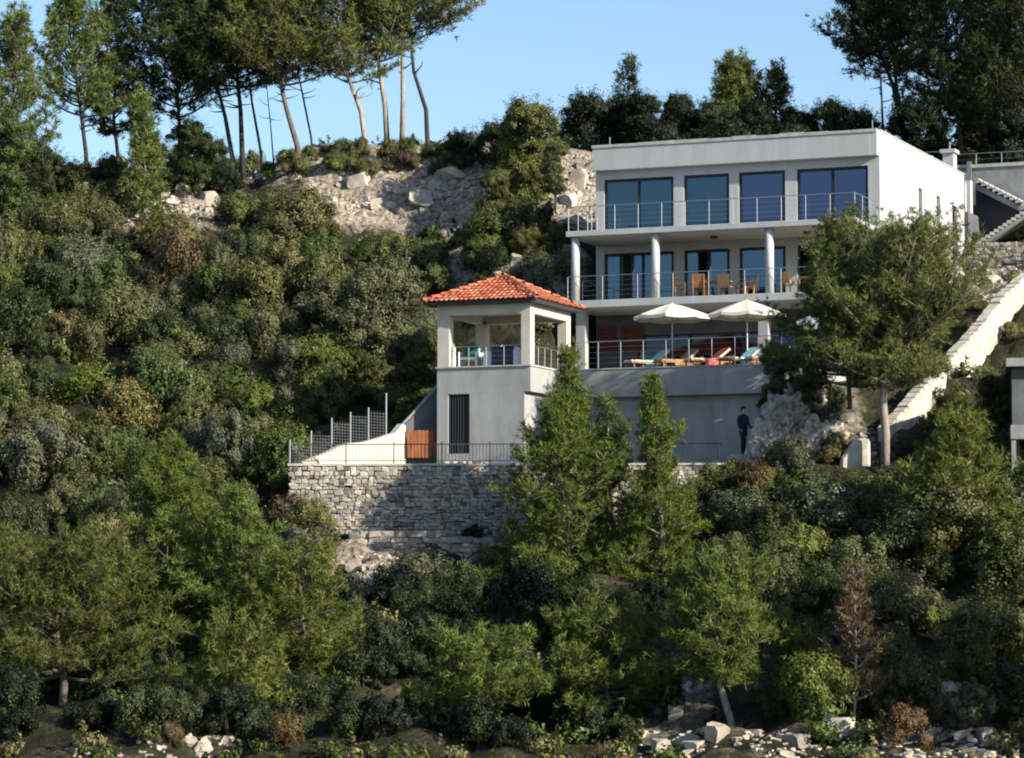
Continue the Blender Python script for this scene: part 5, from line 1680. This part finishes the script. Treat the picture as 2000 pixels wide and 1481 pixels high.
# singled out small plants
for px, py, w, tn, lab in [
    (1975, 650, 60, 'khaki', 'dry plant at the upper foot of the cream boundary wall'),
    (1925, 730, 60, 'olive', 'olive plant at the middle foot of the cream boundary wall'),
    (1872, 790, 60, 'mid', 'green plant at the foot of the cream boundary wall above the lower pine'),
    (1820, 845, 60, 'olive', 'olive plant at the lower foot of the cream boundary wall'),
    (1775, 880, 55, 'dark', 'dark plant where the boundary wall meets the big pine trunk'),
    (1905, 600, 60, 'mid', 'green plant behind the top edge of the boundary wall'),
    (1500, 800, 42, 'khaki', 'dry plant on the left side of the pale outcrop'),
    (1540, 760, 50, 'olive', 'olive plant on top of the pale outcrop'),
    (1625, 780, 70, 'dark', 'dark plant in the pine shade right of the outcrop'),
    (1570, 835, 38, 'grey', 'small grey green plant in the middle of the pale outcrop'),
    (1540, 880, 46, 'khaki', 'dry plant on the lower part of the pale outcrop'),
    (1600, 815, 50, 'brown', 'brown dry plant on the right side of the pale outcrop'),
    (1500, 905, 55, 'olive', 'olive plant in front of the pale outcrop foot'),
    (1740, 1235, 55, 'red', 'red leaved shrub on the lower right slope'),
    (1640, 1370, 90, 'orange', 'rusty orange shrub at the foot of the half dead tree'),
    (1760, 1420, 110, 'orange', 'low rusty shrub near the bottom right edge'),
    (1860, 1400, 100, 'brown', 'low brown shrub above the pale boulders at the bottom right'),
    (1440, 925, 60, 'orange', 'rusty shrub under the right end of the terrace railing'),
    (560, 1430, 100, 'orange', 'rusty low shrub at the bottom of the left slope'),
    (420, 1400, 90, 'khaki', 'dry yellow shrub on the pale ground at the bottom left'),
    (330, 1440, 70, 'brown', 'brown dry shrub on the reddish soil at the bottom left'),
    (440, 1250, 70, 'brown', 'pale brown dead shrub under the spreading left pines'),
    (920, 1055, 70, 'deep', 'dark ivy like shrub growing on the lower stone wall'),
    (1040, 1130, 120, 'dark', 'dark shrub at the right foot of the stone retaining wall'),
    (1600, 1290, 90, 'mid', 'green shrub left of the half dead tree'),
    (1520, 1390, 70, 'dark', 'dark shrub right of the leaning pale trunk'),
    (1230, 1400, 80, 'dark', 'dark shrub left of the leaning pale trunk'),
    (1985, 1400, 90, 'mid', 'green shrub in the bottom right corner'),
    (790, 320, 60, 'brown', 'brown heathery shrub on top of the pale rock face'),
    (720, 330, 60, 'khaki', 'dry yellowish shrub left of the brown one on the rock face'),
    (250, 355, 110, 'khaki', 'pale dry shrub under the small bright pine')]:
    q, ok = hit(px, py + w * .3); X, Y, Z = q[0]; r = w / 2 / (F / Y)
    shrub((X, Y, Z - .1 * r), r * 1.1, tn, lab, name='shrub')

# undergrowth that nobody could count
g = np.random.default_rng(55)
Vv, cols_ = [], []
under = shrub_mesh('undergrowth_patch', 77, 330, .19, .11, lobes=7, lr=.42, zsc=.6, zoff=.15, ns=2)
uv_ = np.zeros(len(under.vertices) * 3, np.float32); under.vertices.foreach_get('co', uv_); uv_ = uv_.reshape(-1, 3)
bpy.data.meshes.remove(under)
N = 1900
ux, uy = g.uniform(-34, 36, N), g.uniform(84, 172, N)
uz = gridval(GZ, ux, uy); ur = gridval(rockmap, ux, uy)
lx, ly = L(ux, uy)
ok = ~((lx > -13.4) & (lx < 1.0) & (ly > -16.2) & (ly < 17.2)) & ~((ux > -7.9) & (ux < 8.6) & (uy > 112.4) & (uy < 121)) & (g.random(N) > ur * 1.3)
ok &= np.abs(ux) < uy * .19
ok &= ~((np.abs(ux - 6.3) < 1.7) & (uy < 94))
cnt = 0
for sel, tn, nm in ((g.random(N) < .5, 'mid', 'green'), (None, 'olive', 'olive')):
    pass
half = g.random(N) < .7
for flag, tn, lab in ((True, 'mid', 'low green undergrowth covering the ground between the shrubs'), (False, 'khaki', 'dry yellowish undergrowth and grass between the shrubs')):
    S_ = np.where(ok & (half == flag))[0]
    out = []
    for i in S_:
        a = g.uniform(0, 6.28); s = g.uniform(.45, 1.05)
        c_, s_ = math.cos(a), math.sin(a)
        v = uv_ * s
        out.append(np.stack([v[:, 0] * c_ - v[:, 1] * s_ + ux[i], v[:, 0] * s_ + v[:, 1] * c_ + uy[i], v[:, 2] + uz[i] - .05], 1))
    V = np.concatenate(out)
    o = new_obj('undergrowth', np_mesh('undergrowth', V, np.arange(len(V)).reshape(-1, 4), M['leaf']))
    o.color = (*TONE[tn], 1)
    tag(o, lab, 'undergrowth', kind='stuff')

# ------------------------------------------------------------------ rocks
def rock_variant(seed):
    r = random.Random(seed); bm = bmesh.new()
    bmesh.ops.create_cube(bm, size=.9)
    for v in bm.verts:
        v.co += Vector((r.uniform(-.22, .22), r.uniform(-.22, .22), r.uniform(-.18, .18)))
    bmesh.ops.bevel(bm, geom=bm.verts[:], offset=.22, affect='VERTICES', clamp_overlap=True)
    for v in bm.verts: v.co *= r.uniform(.88, 1.1)
    me = bpy.data.meshes.new('limestone_rock'); bm.to_mesh(me); bm.free(); me.materials.append(M['rock'])
    return me
RV = [rock_variant(k + 50) for k in range(10)]
RVV = [(np.array([v.co[:] for v in m.vertices]), [tuple(p.vertices) for p in m.polygons]) for m in RV]
V, Fc, nv = [], [], 0
for (x0, x1, y0, y1, w) in ROCK:
    n = int((x1 - x0) * (y1 - y0) * w / (17 if y0 < 500 else 30))
    p, ok = hit(g.uniform(x0, x1, n), g.uniform(y0, y1, n))
    dn = fbm(p[:, 0] * .5, p[:, 1] * .5 , 3, 5)
    for q in p[ok & (dn > (-.22 if y0 < 1300 else -.05))]:
        v, f = RVV[g.integers(0, 10)]
        s = g.uniform(.07, .17) if g.random() < .9 else g.uniform(.2, .42)
        m3 = np.array(Matrix.Rotation(g.uniform(0, 6.28), 3, 'Z') @ Matrix.Rotation(g.uniform(-.5, .5), 3, 'X'))
        vv = (v * np.array([1.3, 1, .8]) * s) @ m3.T + q - np.array([0, 0, s * .18])
        V.append(vv); Fc += [tuple(k + nv for k in q2) for q2 in f]; nv += len(v)
me = bpy.data.meshes.new('limestone_rubble'); me.from_pydata(np.concatenate(V).tolist(), [], Fc); me.materials.append(M['rock'])
tag(new_obj('limestone_rubble', me), 'pale limestone rubble scattered over the bare parts of the hillside', 'rubble', kind='stuff')
for px, py, w, lab in [
    (1520, 800, 60, 'tall pale boulder at the right end of the pool wall'), (1495, 835, 46, 'white boulder beside the dark gap at the end of the pool wall'), (1545, 770, 55, 'pale jagged rock under the grey green oak at the deck end'), (1475, 815, 34, 'narrow white rock touching the end of the pool wall'),
    (1590, 850, 50, 'ochre stained rock left of the big pine trunk'), (1500, 865, 40, 'lowest pale rock of the outcrop at the pool wall'),
    (1310, 1360, 50, 'pale layered boulder left of the leaning pale trunk'), (1320, 1400, 44, 'pale boulder beneath the layered one'), (1840, 1360, 60, 'whitish boulder near the bottom right corner'), (1810, 1385, 44, 'smaller whitish boulder left of the one near the bottom right corner'),
    (1400, 1440, 50, 'pale boulder at the foot of the leaning trunk'), (1650, 1430, 55, 'pale boulder at the foot of the half dead tree'), (1560, 1455, 45, 'grey boulder midway along the bottom edge'), (1930, 1450, 50, 'grey boulder at the bottom right edge'), (1290, 1465, 45, 'pale flat boulder at the bottom edge below the layered one'),
    (820, 395, 50, 'pale ledge rock in the middle of the rock face under the ridge'), (700, 370, 40, 'pale rock at the left of the rock face under the ridge'), (880, 350, 44, 'pale rock at the upper right of the rock face'), (1130, 360, 50, 'pale rock beside the upper left corner of the house'), (1110, 400, 40, 'pale rock above the left end of the upper balcony'),
    (1010, 515, 30, 'pale rock behind the apex of the pavilion roof'), (1075, 525, 40, 'pale rock between the pavilion roof and the house'), (400, 400, 44, 'pale rock on the upper left slope'), (360, 385, 34, 'small pale rock above the large rounded oak'), (1460, 955, 40, 'pale rock under the right end of the terrace'), (1485, 920, 34, 'pinkish rock beside the right end of the terrace railing'),
    (690, 1115, 44, 'pale rock at the foot of the left part of the stone wall'), (870, 1150, 40, 'white rock below the low stone ledge'), (1925, 560, 50, 'ochre rock under the stone yard wall at the right')]:
    q, ok = hit(px, py); X, Y, Z = q[0]; s = w / (F / Y) * .8
    o = new_obj('limestone_boulder', RV[rnd.randrange(10)])
    o.location = (X, Y, Z + s * .05); o.scale = (s * 1.15, s, s * rnd.uniform(.8, 1.2)); o.rotation_euler = (rnd.uniform(-.3, .3), rnd.uniform(-.3, .3), rnd.uniform(0, 6))
    tag(o, lab, 'boulder')
